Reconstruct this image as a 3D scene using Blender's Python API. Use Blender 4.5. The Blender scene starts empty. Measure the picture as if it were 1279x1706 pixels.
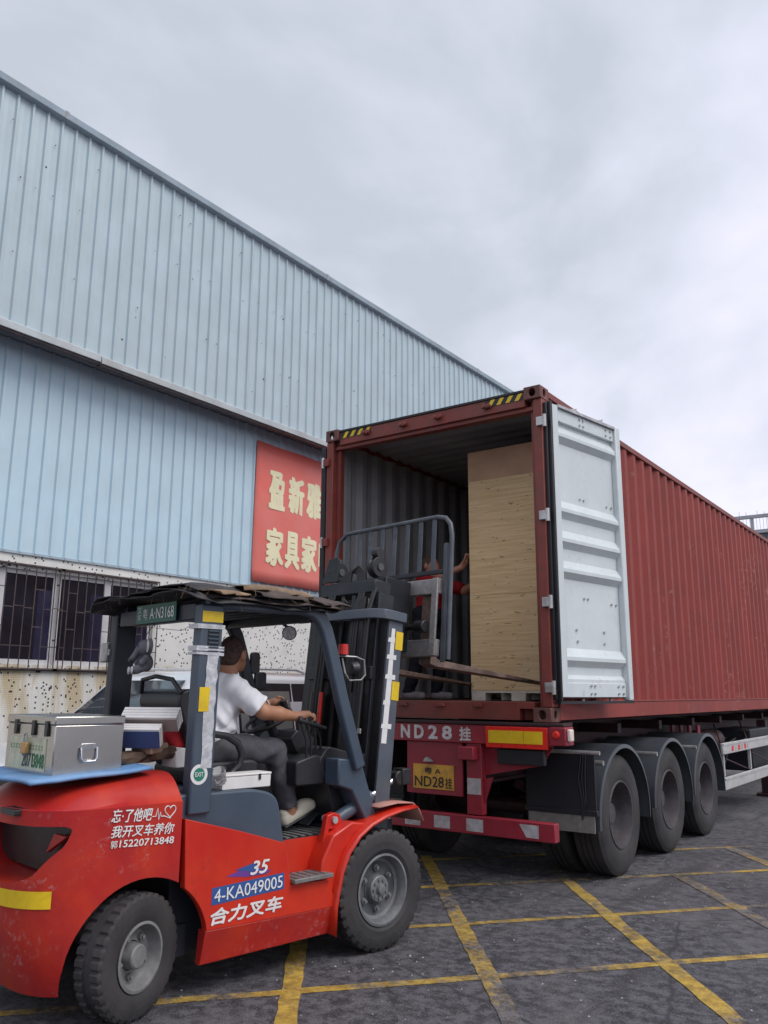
import bpy, bmesh, math, random
import numpy as np
from mathutils import Vector, Matrix
random.seed(7)
R = math.radians
sc = bpy.context.scene
COL = sc.collection

# ------------------------------------------------------------------ camera
cam_d = bpy.data.cameras.new('camera')
cam = bpy.data.objects.new('camera', cam_d)
COL.objects.link(cam)
YAW, PITCH, ROLL = 0.6238, 0.2114, 0.006
F_ = Vector((-math.sin(YAW) * math.cos(PITCH), math.cos(YAW) * math.cos(PITCH), math.sin(PITCH)))
R_ = Vector((math.cos(YAW), math.sin(YAW), 0))
U_ = R_.cross(F_)
R2 = math.cos(ROLL) * R_ + math.sin(ROLL) * U_
U2 = -math.sin(ROLL) * R_ + math.cos(ROLL) * U_
m3 = Matrix((R2, U2, -F_)).transposed()
cam.matrix_world = Matrix.Translation((0, 0, 1.615)) @ m3.to_4x4()
cam_d.sensor_fit = 'HORIZONTAL'
cam_d.sensor_width = 36
cam_d.lens = 36 * 1394.93 / 1279
cam_d.clip_start = 0.05
cam_d.clip_end = 2000
sc.camera = cam

# ------------------------------------------------------------------ sky: bright overcast
SUN_EL, SUN_AZ = R(52), R(82)           # azimuth clockwise from +Y: high on the right, along the yard
w = bpy.data.worlds.new('World')
sc.world = w
w.use_nodes = True
wt = w.node_tree
for n in list(wt.nodes):
    wt.nodes.remove(n)
def wn(t, **k):
    n = wt.nodes.new(t)
    for a, b in k.items():
        setattr(n, a, b)
    return n
wl = wt.links.new
tc = wn('ShaderNodeTexCoord')
sky = wn('ShaderNodeTexSky', sky_type='NISHITA', sun_disc=False, sun_elevation=SUN_EL, sun_rotation=SUN_AZ)
sky.air_density = 1.2
sky.dust_density = 3
sep = wn('ShaderNodeSeparateXYZ')
wl(tc.outputs['Generated'], sep.inputs[0])
den = wn('ShaderNodeMath', operation='ADD'); den.inputs[1].default_value = 0.42
absz = wn('ShaderNodeMath', operation='ABSOLUTE')
wl(sep.outputs['Z'], absz.inputs[0]); wl(absz.outputs[0], den.inputs[0])
dx = wn('ShaderNodeMath', operation='DIVIDE'); dy = wn('ShaderNodeMath', operation='DIVIDE')
wl(sep.outputs['X'], dx.inputs[0]); wl(den.outputs[0], dx.inputs[1])
wl(sep.outputs['Y'], dy.inputs[0]); wl(den.outputs[0], dy.inputs[1])
cmb = wn('ShaderNodeCombineXYZ')
wl(dx.outputs[0], cmb.inputs[0]); wl(dy.outputs[0], cmb.inputs[1])
mp = wn('ShaderNodeMapping'); mp.inputs['Location'].default_value = (4.6, 2.2, 0.0)
wl(cmb.outputs[0], mp.inputs[0])
n1 = wn('ShaderNodeTexNoise'); n1.inputs['Scale'].default_value = 1.35; n1.inputs['Detail'].default_value = 7; n1.inputs['Roughness'].default_value = 0.52; n1.inputs['Distortion'].default_value = 0.35
wl(mp.outputs[0], n1.inputs['Vector'])
n2 = wn('ShaderNodeTexNoise'); n2.inputs['Scale'].default_value = 4.2; n2.inputs['Detail'].default_value = 5; n2.inputs['Distortion'].default_value = 0.6
wl(mp.outputs[0], n2.inputs['Vector'])
mxn = wn('ShaderNodeMix', data_type='FLOAT'); mxn.inputs[0].default_value = 0.22
wl(n1.outputs['Fac'], mxn.inputs[2]); wl(n2.outputs['Fac'], mxn.inputs[3])
rmp = wn('ShaderNodeValToRGB')
rmp.color_ramp.elements[0].position = 0.38; rmp.color_ramp.elements[0].color = (0.535, 0.58, 0.655, 1)
rmp.color_ramp.elements[1].position = 0.60; rmp.color_ramp.elements[1].color = (0.87, 0.865, 0.985, 1)
e = rmp.color_ramp.elements.new(0.49); e.color = (0.70, 0.725, 0.84, 1)
wl(mxn.outputs[0], rmp.inputs[0])
skm = wn('ShaderNodeVectorMath', operation='SCALE'); skm.inputs['Scale'].default_value = 0.10
wl(sky.outputs[0], skm.inputs[0])
mix = wn('ShaderNodeMix', data_type='RGBA'); mix.inputs[0].default_value = 0.93
wl(skm.outputs[0], mix.inputs[6]); wl(rmp.outputs[0], mix.inputs[7])
bg = wn('ShaderNodeBackground'); bg.inputs['Strength'].default_value = 0.92
wl(mix.outputs[2], bg.inputs['Color'])
out = wn('ShaderNodeOutputWorld'); wl(bg.outputs[0], out.inputs[0])

sun_d = bpy.data.lights.new('sun', 'SUN')
sun_d.energy = 1.5
sun_d.angle = R(35)
sun_d.color = (1.0, 0.97, 0.93)
sun = bpy.data.objects.new('sun', sun_d)
COL.objects.link(sun)
sd = Vector((math.sin(SUN_AZ) * math.cos(SUN_EL), math.cos(SUN_AZ) * math.cos(SUN_EL), math.sin(SUN_EL)))
sun.rotation_euler = sd.to_track_quat('Z', 'Y').to_euler()
sun.location = (9, 2, 12)

vs = sc.view_settings
vs.view_transform = 'Standard'; vs.look = 'None'; vs.exposure = 0.30; vs.gamma = 1.0; vs.use_curve_mapping = False
sc.render.film_transparent = False
cy = sc.cycles
cy.max_bounces = 6; cy.diffuse_bounces = 3; cy.glossy_bounces = 3; cy.transmission_bounces = 4; cy.transparent_max_bounces = 6; cy.caustics_reflective = False; cy.caustics_refractive = False

# ------------------------------------------------------------------ materials
MATS = {}
def mat(name, col, rough=0.5, metal=0.0, var=0.12, vs_=3.0, dirt=None, da=0.0, ds=2.0, dw=0.12, streak=0.0, sscale=6.0,
        scol=(0.1, 0.06, 0.04), bump=0.0, bs=60.0, coat=0.0, rvar=0.12, spec=0.5, hi=None, trans=0.0, alpha=1.0, scr=0.0, scrc=(0.5, 0.4, 0.38), scrs=2.2):
    """painted / worn surface: base colour with cloudy variation, blotches of dirt or rust, vertical run marks, fine bump"""
    m = bpy.data.materials.new(name); m.use_nodes = True
    t = m.node_tree; N = t.nodes; L = t.links.new
    b = N['Principled BSDF']
    tc = N.new('ShaderNodeTexCoord')
    def noise(scale, detail=5, rough_=0.6, vec=None, dist=0.0):
        n = N.new('ShaderNodeTexNoise'); n.inputs['Scale'].default_value = scale; n.inputs['Detail'].default_value = detail
        n.inputs['Roughness'].default_value = rough_; n.inputs['Distortion'].default_value = dist
        L(vec or tc.outputs['Object'], n.inputs['Vector']); return n
    def mix(fac, a, c):
        x = N.new('ShaderNodeMix'); x.data_type = 'RGBA'
        if isinstance(fac, float): x.inputs[0].default_value = fac
        else: L(fac, x.inputs[0])
        for i, v in ((6, a), (7, c)):
            if isinstance(v, tuple): x.inputs[i].default_value = (*v[:3], 1)
            else: L(v, x.inputs[i])
        return x.outputs[2]
    def ramp(src, lo, hi_):
        r = N.new('ShaderNodeMapRange'); r.inputs['From Min'].default_value = lo; r.inputs['From Max'].default_value = hi_
        r.interpolation_type = 'SMOOTHSTEP'; L(src, r.inputs['Value']); return r.outputs[0]
    def mul(a, k):
        x = N.new('ShaderNodeMath'); x.operation = 'MULTIPLY'; L(a, x.inputs[0])
        if isinstance(k, float): x.inputs[1].default_value = k
        else: L(k, x.inputs[1])
        return x.outputs[0]
    nv = noise(vs_, 6)
    dark = tuple(c * (1 - var) for c in col); lite = hi or tuple(min(1, c * (1 + var)) for c in col)
    c = mix(ramp(nv.outputs['Fac'], 0.3, 0.7), dark, lite)
    if streak:
        mpn = N.new('ShaderNodeMapping'); mpn.inputs['Scale'].default_value = (sscale, sscale, sscale * 0.06)
        L(tc.outputs['Object'], mpn.inputs[0])
        ns = noise(1.0, 6, 0.65, mpn.outputs[0])
        c = mix(mul(ramp(ns.outputs['Fac'], 0.52, 0.72), float(streak)), c, scol)
    rsock = None
    if dirt:
        nd = noise(ds, 8, 0.68, None, 0.4)
        fac = ramp(nd.outputs['Fac'], 0.62 - da * 0.3 - dw, 0.62 - da * 0.3 + dw)
        c = mix(mul(fac, float(min(1, da + 0.25))), c, dirt)
    if scr:                                     # chips and scuffs in scattered patches
        n_b = noise(scrs * 0.9, 4, 0.6); n_c = noise(scrs * 9, 6, 0.75)
        sp_ = mul(ramp(n_c.outputs['Fac'], 0.53, 0.66), 0.9)
        c = mix(mul(mul(sp_, ramp(n_b.outputs['Fac'], 0.5, 0.62)), float(scr)), c, scrc)
    L(c, b.inputs['Base Color'])
    nr = noise(vs_ * 4, 4)
    rr = N.new('ShaderNodeMapRange'); rr.inputs['To Min'].default_value = max(0.02, rough - rvar); rr.inputs['To Max'].default_value = min(1, rough + rvar)
    L(nr.outputs['Fac'], rr.inputs['Value']); L(rr.outputs[0], b.inputs['Roughness'])
    b.inputs['Metallic'].default_value = metal
    b.inputs['Specular IOR Level'].default_value = spec
    if coat:
        b.inputs['Coat Weight'].default_value = coat; b.inputs['Coat Roughness'].default_value = 0.15
    if trans: b.inputs['Transmission Weight'].default_value = trans
    if alpha < 1: b.inputs['Alpha'].default_value = alpha
    if bump:
        nb = noise(bs, 4, 0.6)
        bn = N.new('ShaderNodeBump'); bn.inputs['Strength'].default_value = 1.0; bn.inputs['Distance'].default_value = bump
        L(nb.outputs['Fac'], bn.inputs['Height']); L(bn.outputs[0], b.inputs['Normal'])
    MATS[name] = m
    return m

# ------------------------------------------------------------------ mesh helpers
class MB:
    def __init__(s): s.v = []; s.f = []; s.mi = []; s.cur = 0
    def add(s, vs, fs):
        b = len(s.v); s.v += [tuple(v) for v in vs]
        for f in fs: s.f.append(tuple(i + b for i in f)); s.mi.append(s.cur)
        return s
    def box(s, x0, x1, y0, y1, z0, z1):
        return s.add([(x0,y0,z0),(x1,y0,z0),(x1,y1,z0),(x0,y1,z0),(x0,y0,z1),(x1,y0,z1),(x1,y1,z1),(x0,y1,z1)],
                     [(0,3,2,1),(4,5,6,7),(0,1,5,4),(1,2,6,5),(2,3,7,6),(3,0,4,7)])
    def bar(s, p0, p1, w_, h_, up=(0, 0, 1)):
        p0, p1, up = Vector(p0), Vector(p1), Vector(up)
        d = (p1 - p0).normalized(); sd_ = d.cross(up)
        if sd_.length < 1e-4: sd_ = d.cross(Vector((0, 1, 0)))
        sd_.normalize(); u = sd_.cross(d)
        vs = []
        for p in (p0, p1):
            for a, c in ((-1,-1),(1,-1),(1,1),(-1,1)): vs.append(p + sd_ * a * w_ / 2 + u * c * h_ / 2)
        return s.add(vs, [(3,2,1,0),(4,5,6,7),(0,1,5,4),(1,2,6,5),(2,3,7,6),(3,0,4,7)])
    def tube(s, pts, r, n=8, closed=False):
        pts = [Vector(p) for p in pts]; k = len(pts); rs = r if isinstance(r, (list, tuple)) else [r] * k
        vs = []; ref = None
        for i, p in enumerate(pts):
            if closed: t = pts[(i + 1) % k] - pts[i - 1]
            else: t = pts[min(i + 1, k - 1)] - pts[max(i - 1, 0)]
            t.normalize()
            if ref is None:
                ref = Vector((0, 0, 1)) if abs(t.z) < 0.9 else Vector((1, 0, 0))
            a = t.cross(ref).normalized(); c = a.cross(t).normalized(); ref = c
            for j in range(n):
                q = 2 * math.pi * j / n
                vs.append(p + a * math.cos(q) * rs[i] + c * math.sin(q) * rs[i])
        fs = []
        for i in range(k if closed else k - 1):
            for j in range(n):
                j2 = (j + 1) % n; i2 = (i + 1) % k
                fs.append((i*n+j, i2*n+j, i2*n+j2, i*n+j2))
        if not closed:
            fs.append(tuple(range(n))); fs.append(tuple((k-1)*n + j for j in reversed(range(n))))
        return s.add(vs, fs)
    def cyl(s, p0, p1, r, r1=None, n=16): return s.tube([p0, p1], [r, r if r1 is None else r1], n)
    def prism(s, poly, axis, a0, a1, tap=None):
        """poly: 2D points in the plane normal to axis ('x': (y,z), 'y': (x,z), 'z': (x,y)); extruded a0..a1"""
        n = len(poly); vs = []
        for k, a in enumerate((a0, a1)):
            for i, (p, q) in enumerate(poly):
                if tap and k == 1: p, q = tap(p, q)
                vs.append((a, p, q) if axis == 'x' else (p, a, q) if axis == 'y' else (p, q, a))
        fs = [tuple(reversed(range(n))), tuple(range(n, 2 * n))]
        fs += [(i, (i + 1) % n, n + (i + 1) % n, n + i) for i in range(n)]
        return s.add(vs, fs)
    def lathe(s, prof, c, axis='x', n=32, mod=None, close=True):
        """prof: (a, r) points along the axis; mod(i, j, r) may vary the radius round the turn"""
        vs = []; k = len(prof); c = Vector(c)
        for i, (a, r) in enumerate(prof):
            for j in range(n):
                q = 2 * math.pi * j / n; rr = mod(i, j, r) if mod else r
                x, y = math.cos(q) * rr, math.sin(q) * rr
                vs.append(c + (Vector((a, x, y)) if axis == 'x' else Vector((x, a, y)) if axis == 'y' else Vector((x, y, a))))
        fs = [(i*n+j, i*n+(j+1) % n, (i+1)*n+(j+1) % n, (i+1)*n+j) for i in range(k-1) for j in range(n)]
        if close:
            fs.append(tuple(reversed(range(n)))); fs.append(tuple((k-1)*n+j for j in range(n)))
        return s.add(vs, fs)
    def grid(s, pts):
        """pts: rows of 3D points"""
        r = len(pts); c = len(pts[0])
        return s.add([p for row in pts for p in row], [(i*c+j, i*c+j+1, (i+1)*c+j+1, (i+1)*c+j) for i in range(r-1) for j in range(c-1)])
    def mesh(s, name, mats):
        me = bpy.data.meshes.new(name)
        me.from_pydata(s.v, [], s.f)
        for m in (mats if isinstance(mats, (list, tuple)) else [mats]): me.materials.append(m)
        if any(s.mi): me.polygons.foreach_set('material_index', s.mi)
        bm = bmesh.new(); bm.from_mesh(me); bmesh.ops.recalc_face_normals(bm, faces=bm.faces); bm.to_mesh(me); bm.free()
        me.update()
        return me
    def build(s, name, mats, parent=None, bevel=0.0, seg=2, smooth=None, loc=None, rot=None):
        return put(name, s.mesh(name, mats), parent, bevel, seg, smooth, loc, rot)

def put(name, me, parent=None, bevel=0.0, seg=2, smooth=None, loc=None, rot=None):
    if smooth is not None:
        me.polygons.foreach_set('use_smooth', [True] * len(me.polygons))
        me.set_sharp_from_angle(angle=R(smooth))
    o = bpy.data.objects.new(name, me); COL.objects.link(o)
    if parent: o.parent = parent
    if loc is not None: o.location = loc
    if rot is not None: o.rotation_euler = rot
    if bevel:
        b = o.modifiers.new('bevel', 'BEVEL'); b.width = bevel; b.segments = seg; b.limit_method = 'ANGLE'; b.angle_limit = R(35)
        b.harden_normals = False
        if smooth is None:
            me.polygons.foreach_set('use_smooth', [True] * len(me.polygons)); me.set_sharp_from_angle(angle=R(40))
    return o

def thing(name, label, cat, loc=(0, 0, 0), rz=0.0, group=None):
    o = bpy.data.objects.new(name, None); COL.objects.link(o)
    o.empty_display_size = 0.1
    o.location = loc; o.rotation_euler = (0, 0, rz); tag(o, label, cat, group)
    return o
def tag(o, label=None, cat=None, group=None, kind=None):
    for k, v in (('label', label), ('category', cat), ('group', group), ('kind', kind)):
        if v: o[k] = v
    return o

def rounded(poly, r, n=5):
    """round the corners of a 2D polygon; r a number or a list"""
    out_ = []; k = len(poly)
    for i in range(k):
        p = Vector(poly[i]); a = Vector(poly[i-1]); b = Vector(poly[(i+1) % k]); rr = r[i] if isinstance(r, (list, tuple)) else r
        if rr <= 0: out_.append(tuple(p)); continue
        da, db = (a - p), (b - p); ra = min(rr, da.length * 0.49, db.length * 0.49)
        s0 = p + da.normalized() * ra; s1 = p + db.normalized() * ra
        for j in range(n + 1):
            t = j / n; out_.append(tuple((1-t)**2 * s0 + 2*t*(1-t) * p + t*t * s1))
    return out_

def text(body, name, m, parent, org, ux, uy, width, height, bold=0.0, lift=0.003, shear=0.0, loc=None):
    """flat lettering filling width x height, lower left corner at org, running along ux with uy up"""
    c = bpy.data.curves.new('lettering', 'FONT'); c.body = body; c.size = 1; c.offset = 0; c.shear = shear; c.resolution_u = 3
    o = bpy.data.objects.new('lettering_src', c); COL.objects.link(o)
    dg = bpy.context.evaluated_depsgraph_get()
    me = bpy.data.meshes.new_from_object(o.evaluated_get(dg))
    bpy.data.objects.remove(o); bpy.data.curves.remove(c)
    n = len(me.vertices); co = np.zeros(n * 3); me.vertices.foreach_get('co', co); co = co.reshape(-1, 3)
    lo, hi = co.min(0), co.max(0)
    ux, uy = Vector(ux).normalized(), Vector(uy).normalized(); nz = ux.cross(uy)
    a = (co[:, 0] - lo[0]) / (hi[0] - lo[0]) * width; b = (co[:, 1] - lo[1]) / (hi[1] - lo[1]) * height
    bd_ = bold * height                                   # heavier strokes: copies of the glyphs nudged sideways, each a hair higher
    a = a * (1 - 2 * bd_ / width) + bd_; b = b * (1 - 2 * bd_ / height) + bd_
    offs = [(0, 0)] + ([(1, 0.5), (-1, -0.5), (0.5, -1), (-0.5, 1), (1, -0.6), (-1, 0.6)] if bold else [])
    faces = [tuple(p.vertices) for p in me.polygons]; V = []; Fc = []
    for k, (ox, oy) in enumerate(offs):
        P = np.array(org)[None] + (a + ox * bd_)[:, None] * np.array(ux)[None] + (b + oy * bd_)[:, None] * np.array(uy)[None] + np.array(nz)[None] * (lift + 0.00025 * k)
        V += P.tolist(); Fc += [tuple(i + k * n for i in f) for f in faces]
    me = bpy.data.meshes.new(name); me.from_pydata(V, [], Fc); me.update()
    me.materials.clear(); me.materials.append(m)
    o = bpy.data.objects.new(name, me); COL.objects.link(o)
    if parent: o.parent = parent
    return o

# ------------------------------------------------------------------ organic bodies: blended distance fields -> one surface
class SDF:
    def __init__(s, lo, hi, h):
        s.lo = np.array(lo, float); s.h = h
        s.n = np.ceil((np.array(hi) - s.lo) / h).astype(int) + 1
        s.D = np.full(s.n, 1.0, np.float32)
    def _sub(s, lo, hi):
        a = np.maximum(0, np.floor((np.array(lo) - s.lo) / s.h).astype(int)); b = np.minimum(s.n, np.ceil((np.array(hi) - s.lo) / s.h).astype(int) + 1)
        if (b <= a).any(): return None
        g = np.meshgrid(*[s.lo[i] + s.h * np.arange(a[i], b[i]) for i in range(3)], indexing='ij')
        return tuple(slice(a[i], b[i]) for i in range(3)), g
    def _mix(s, sl, d, k):
        D = s.D[sl]
        hh = np.clip(0.5 + 0.5 * (D - d) / k, 0, 1)
        s.D[sl] = D + (d - D) * hh - k * hh * (1 - hh)
    def cone(s, p, q, r0, r1, k=0.02, flat=(1, 1, 1)):
        p, q = np.array(p, float), np.array(q, float); m = max(r0, r1) * 1.5 + k * 2 + 0.02
        x = s._sub(np.minimum(p, q) - m, np.maximum(p, q) + m)
        if x is None: return s
        sl, g = x; d = q - p; L = d @ d + 1e-12
        t = np.clip(sum((g[i] - p[i]) * d[i] for i in range(3)) / L, 0, 1)
        e = np.sqrt(sum(((g[i] - p[i] - t * d[i]) * flat[i]) ** 2 for i in range(3))) - (r0 + (r1 - r0) * t)
        s._mix(sl, e, k); return s
    def ell(s, c, r, k=0.02, rot=None, cut=False):
        c, r = np.array(c, float), np.array(r, float); m = r.max() * 1.2 + k * 2 + 0.03
        x = s._sub(c - m, c + m)
        if x is None: return s
        sl, g = x; P = [g[i] - c[i] for i in range(3)]
        if rot is not None:
            Mx = np.array(rot); P = [sum(Mx[i][j] * P[j] for j in range(3)) for i in range(3)]
        k0 = np.sqrt(sum((P[i] / r[i]) ** 2 for i in range(3))); k1 = np.sqrt(sum((P[i] / r[i] ** 2) ** 2 for i in range(3))) + 1e-9
        e = k0 * (k0 - 1) / k1
        if cut:
            D = s.D[sl]; hh = np.clip(0.5 - 0.5 * (D + e) / k, 0, 1); s.D[sl] = D + (-e - D) * hh + k * hh * (1 - hh)
        else: s._mix(sl, e, k)
        return s
    def plane(s, p, nrm):
        """keep only what lies behind the plane"""
        nrm = np.array(nrm, float); nrm /= np.linalg.norm(nrm)
        g = s.G(); e = sum((g[i] - p[i]) * nrm[i] for i in range(3)); s.D = np.maximum(s.D, e.astype(np.float32)); return s
    def plane_near(s, p, nrm, rad):
        """the same cut, within rad of p only (sleeve ends, cuffs)"""
        x = s._sub(np.array(p) - rad, np.array(p) + rad); sl, g = x
        nrm = np.array(nrm, float); nrm /= np.linalg.norm(nrm)
        e = sum((g[i] - p[i]) * nrm[i] for i in range(3))
        dist = np.sqrt(sum((g[i] - p[i]) ** 2 for i in range(3)))
        s.D[sl] = np.where(dist < rad, np.maximum(s.D[sl], e), s.D[sl]); return s
    def G(s): return np.meshgrid(*[s.lo[i] + s.h * np.arange(s.n[i]) for i in range(3)], indexing='ij')
    def fold(s, fn): s.D = s.D + fn(*s.G()).astype(np.float32); return s
    def mesh(s, name, m):
        D = s.D; sg = D < 0; n = s.n
        c = [(i, j, k) for i in (0, 1) for j in (0, 1) for k in (0, 1)]
        def cr(o): return tuple(slice(o[a], n[a] - 1 + o[a]) for a in range(3))
        cnt = sum(sg[cr(o)].astype(np.int8) for o in c)
        act = (cnt > 0) & (cnt < 8)
        idx = -np.ones(act.shape, int); cells = np.argwhere(act); idx[act] = np.arange(len(cells))
        acc = np.zeros((len(cells), 3)); num = np.zeros(len(cells))
        for a in range(8):
            for b in range(a + 1, 8):
                oa, ob = np.array(c[a]), np.array(c[b])
                if np.abs(oa - ob).sum() != 1: continue
                da = D[tuple((cells + oa).T)]; db = D[tuple((cells + ob).T)]
                x = (da < 0) != (db < 0); t = np.where(x, da / np.where(x, da - db, 1), 0)
                acc += np.where(x[:, None], cells + oa + t[:, None] * (ob - oa), 0); num += x
        V = s.lo + s.h * acc / num[:, None]
        F = []
        for ax in range(3):
            o1, o2 = [(1, 2), (2, 0), (0, 1)][ax]
            e = np.zeros(3, int); e[ax] = 1
            A = sg[tuple(slice(0, n[a] - e[a]) for a in range(3))]; B = sg[tuple(slice(e[a], n[a]) for a in range(3))]
            for flip, msk in ((False, A & ~B), (True, ~A & B)):
                q = np.argwhere(msk); q = q[(q[:, o1] > 0) & (q[:, o2] > 0) & (q[:, o1] < n[o1] - 1) & (q[:, o2] < n[o2] - 1)]
                u1 = np.zeros(3, int); u1[o1] = 1; u2 = np.zeros(3, int); u2[o2] = 1
                quad = [idx[tuple((q - d).T)] for d in (u1 + u2, u2, 0 * u1, u1)]
                f = np.stack(quad if not flip else quad[::-1], 1); F.append(f[(f >= 0).all(1)])
        F = np.concatenate(F)
        me = bpy.data.meshes.new(name)
        me.from_pydata(V.tolist(), [], F.tolist()); me.materials.append(m)
        me.polygons.foreach_set('use_smooth', [True] * len(me.polygons)); me.update()
        return me
# ================================================================== materials with their own patterns
def nodes(name):
    m = bpy.data.materials.new(name); m.use_nodes = True
    t = m.node_tree
    return m, t.nodes, t.links.new, t.nodes['Principled BSDF'], t.nodes.new('ShaderNodeTexCoord')
def nz(N, L, vec, scale, detail=5, rough=0.6, dist=0.0):
    n = N.new('ShaderNodeTexNoise'); n.inputs['Scale'].default_value = scale; n.inputs['Detail'].default_value = detail
    n.inputs['Roughness'].default_value = rough; n.inputs['Distortion'].default_value = dist; L(vec, n.inputs['Vector']); return n.outputs['Fac']
def rg(N, L, src, a, b, c=0.0, d=1.0):
    r = N.new('ShaderNodeMapRange'); r.interpolation_type = 'SMOOTHSTEP'
    for k, v in (('From Min', a), ('From Max', b), ('To Min', c), ('To Max', d)): r.inputs[k].default_value = v
    L(src, r.inputs['Value']); return r.outputs[0]
def mx(N, L, fac, a, c):
    x = N.new('ShaderNodeMix'); x.data_type = 'RGBA'
    if isinstance(fac, (int, float)): x.inputs[0].default_value = fac
    else: L(fac, x.inputs[0])
    for i, v in ((6, a), (7, c)):
        if isinstance(v, tuple): x.inputs[i].default_value = (*v[:3], 1)
        else: L(v, x.inputs[i])
    return x.outputs[2]
def mth(N, L, op, a, b=None):
    x = N.new('ShaderNodeMath'); x.operation = op
    for i, v in ((0, a), (1, b)):
        if v is None: continue
        if isinstance(v, (int, float)): x.inputs[i].default_value = v
        else: L(v, x.inputs[i])
    return x.outputs[0]

def asphalt_col(N, L, v):
    fine = nz(N, L, v, 95, 4, 0.75); mid = nz(N, L, v, 11, 8, 0.74); big = nz(N, L, v, 0.9, 6, 0.6, 0.5)
    c = mx(N, L, rg(N, L, mid, 0.40, 0.60), (0.026, 0.025, 0.030), (0.122, 0.116, 0.130))
    c = mx(N, L, rg(N, L, big, 0.46, 0.7, 0, 0.75), c, (0.15, 0.145, 0.15))
    c = mx(N, L, rg(N, L, big, 0.44, 0.28, 0, 0.7), c, (0.042, 0.040, 0.045))
    tm = N.new('ShaderNodeMapping'); tm.inputs['Scale'].default_value = (2.4, 0.16, 1); tm.inputs['Rotation'].default_value = (0, 0, 0.12); L(v, tm.inputs[0])
    c = mx(N, L, rg(N, L, nz(N, L, tm.outputs[0], 1.0, 6, 0.6), 0.53, 0.66, 0, 0.6), c, (0.034, 0.032, 0.036))
    oil = nz(N, L, v, 1.7, 5, 0.55, 0.8)
    c = mx(N, L, rg(N, L, oil, 0.63, 0.70, 0, 0.8), c, (0.024, 0.023, 0.027))
    c = mx(N, L, rg(N, L, fine, 0.54, 0.68, 0, 0.8), c, (0.30, 0.285, 0.30))
    c = mx(N, L, rg(N, L, fine, 0.42, 0.30, 0, 0.7), c, (0.025, 0.024, 0.027))
    return c, fine, mid
m_asph, N, L, B, T = nodes('asphalt')
c, fine, mid = asphalt_col(N, L, T.outputs['Object'])
vor = N.new('ShaderNodeTexVoronoi'); vor.feature = 'DISTANCE_TO_EDGE'; vor.inputs['Scale'].default_value = 0.42
wv = N.new('ShaderNodeMix'); wv.data_type = 'VECTOR'; wv.inputs[0].default_value = 0.12
nc = N.new('ShaderNodeTexNoise'); nc.inputs['Scale'].default_value = 3.0; nc.inputs['Detail'].default_value = 6; L(T.outputs['Object'], nc.inputs['Vector'])
L(T.outputs['Object'], wv.inputs[4]); L(nc.outputs['Color'], wv.inputs[5]); L(wv.outputs[1], vor.inputs['Vector'])
crk = rg(N, L, vor.outputs['Distance'], 0.0, 0.006, 0.75, 0.0)
c = mx(N, L, crk, c, (0.03, 0.029, 0.032))
L(c, B.inputs['Base Color'])
L(rg(N, L, mid, 0.3, 0.7, 0.72, 0.92), B.inputs['Roughness'])
bn = N.new('ShaderNodeBump'); bn.inputs['Distance'].default_value = 0.012; bn.inputs['Strength'].default_value = 0.9
L(mth(N, L, 'ADD', fine, mth(N, L, 'MULTIPLY', mid, 0.8)), bn.inputs['Height']); L(bn.outputs[0], B.inputs['Normal'])

m_line, N, L, B, T = nodes('worn_yellow_paint')
ca, fine, mid = asphalt_col(N, L, T.outputs['Object'])
wear = nz(N, L, T.outputs['Object'], 0.8, 8, 0.66, 0.6); chip = nz(N, L, T.outputs['Object'], 16, 8, 0.78)
s_ = mth(N, L, 'ADD', mth(N, L, 'MULTIPLY', wear, 0.95), mth(N, L, 'MULTIPLY', chip, 0.42))
y_ = mx(N, L, rg(N, L, mid, 0.36, 0.66), (0.34, 0.205, 0.03), (0.62, 0.41, 0.045))
L(mx(N, L, rg(N, L, s_, 0.585, 0.77, 0.08, 0.97), y_, ca), B.inputs['Base Color'])
B.inputs['Roughness'].default_value = 0.75
bn = N.new('ShaderNodeBump'); bn.inputs['Distance'].default_value = 0.005; L(mth(N, L, 'ADD', fine, mid), bn.inputs['Height']); L(bn.outputs[0], B.inputs['Normal'])

m_tile, N, L, B, T = nodes('white_mosaic_tile')
sp = N.new('ShaderNodeSeparateXYZ'); L(T.outputs['Object'], sp.inputs[0])
P_ = 0.025
fy, fz = mth(N, L, 'DIVIDE', sp.outputs['Y'], P_), mth(N, L, 'DIVIDE', sp.outputs['Z'], P_)
gy, gz = mth(N, L, 'FRACT', fy), mth(N, L, 'FRACT', fz)
ey = mth(N, L, 'MINIMUM', gy, mth(N, L, 'SUBTRACT', 1.0, gy)); ez = mth(N, L, 'MINIMUM', gz, mth(N, L, 'SUBTRACT', 1.0, gz))
edge = mth(N, L, 'LESS_THAN', mth(N, L, 'MINIMUM', ey, ez), 0.055)
cb = N.new('ShaderNodeCombineXYZ'); L(mth(N, L, 'FLOOR', fy), cb.inputs[1]); L(mth(N, L, 'FLOOR', fz), cb.inputs[2])
wnz = N.new('ShaderNodeTexWhiteNoise'); L(cb.outputs[0], wnz.inputs['Vector'])
isd = mth(N, L, 'GREATER_THAN', wnz.outputs['Value'], 0.945)
sm = N.new('ShaderNodeMapping'); sm.inputs['Scale'].default_value = (1, 2.2, 0.28); L(T.outputs['Object'], sm.inputs[0])
stn = nz(N, L, sm.outputs[0], 1.6, 6, 0.62)
zmask = rg(N, L, sp.outputs['Z'], 2.05, 1.90, 0, 1); zlow = rg(N, L, sp.outputs['Z'], 0.6, 1.7, 0.35, 1)
stain = mth(N, L, 'MULTIPLY', mth(N, L, 'MULTIPLY', rg(N, L, stn, 0.44, 0.60), zmask), zlow)
c = mx(N, L, rg(N, L, nz(N, L, T.outputs['Object'], 2.5), 0.3, 0.7), (0.70, 0.70, 0.66), (0.82, 0.82, 0.80))
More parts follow.
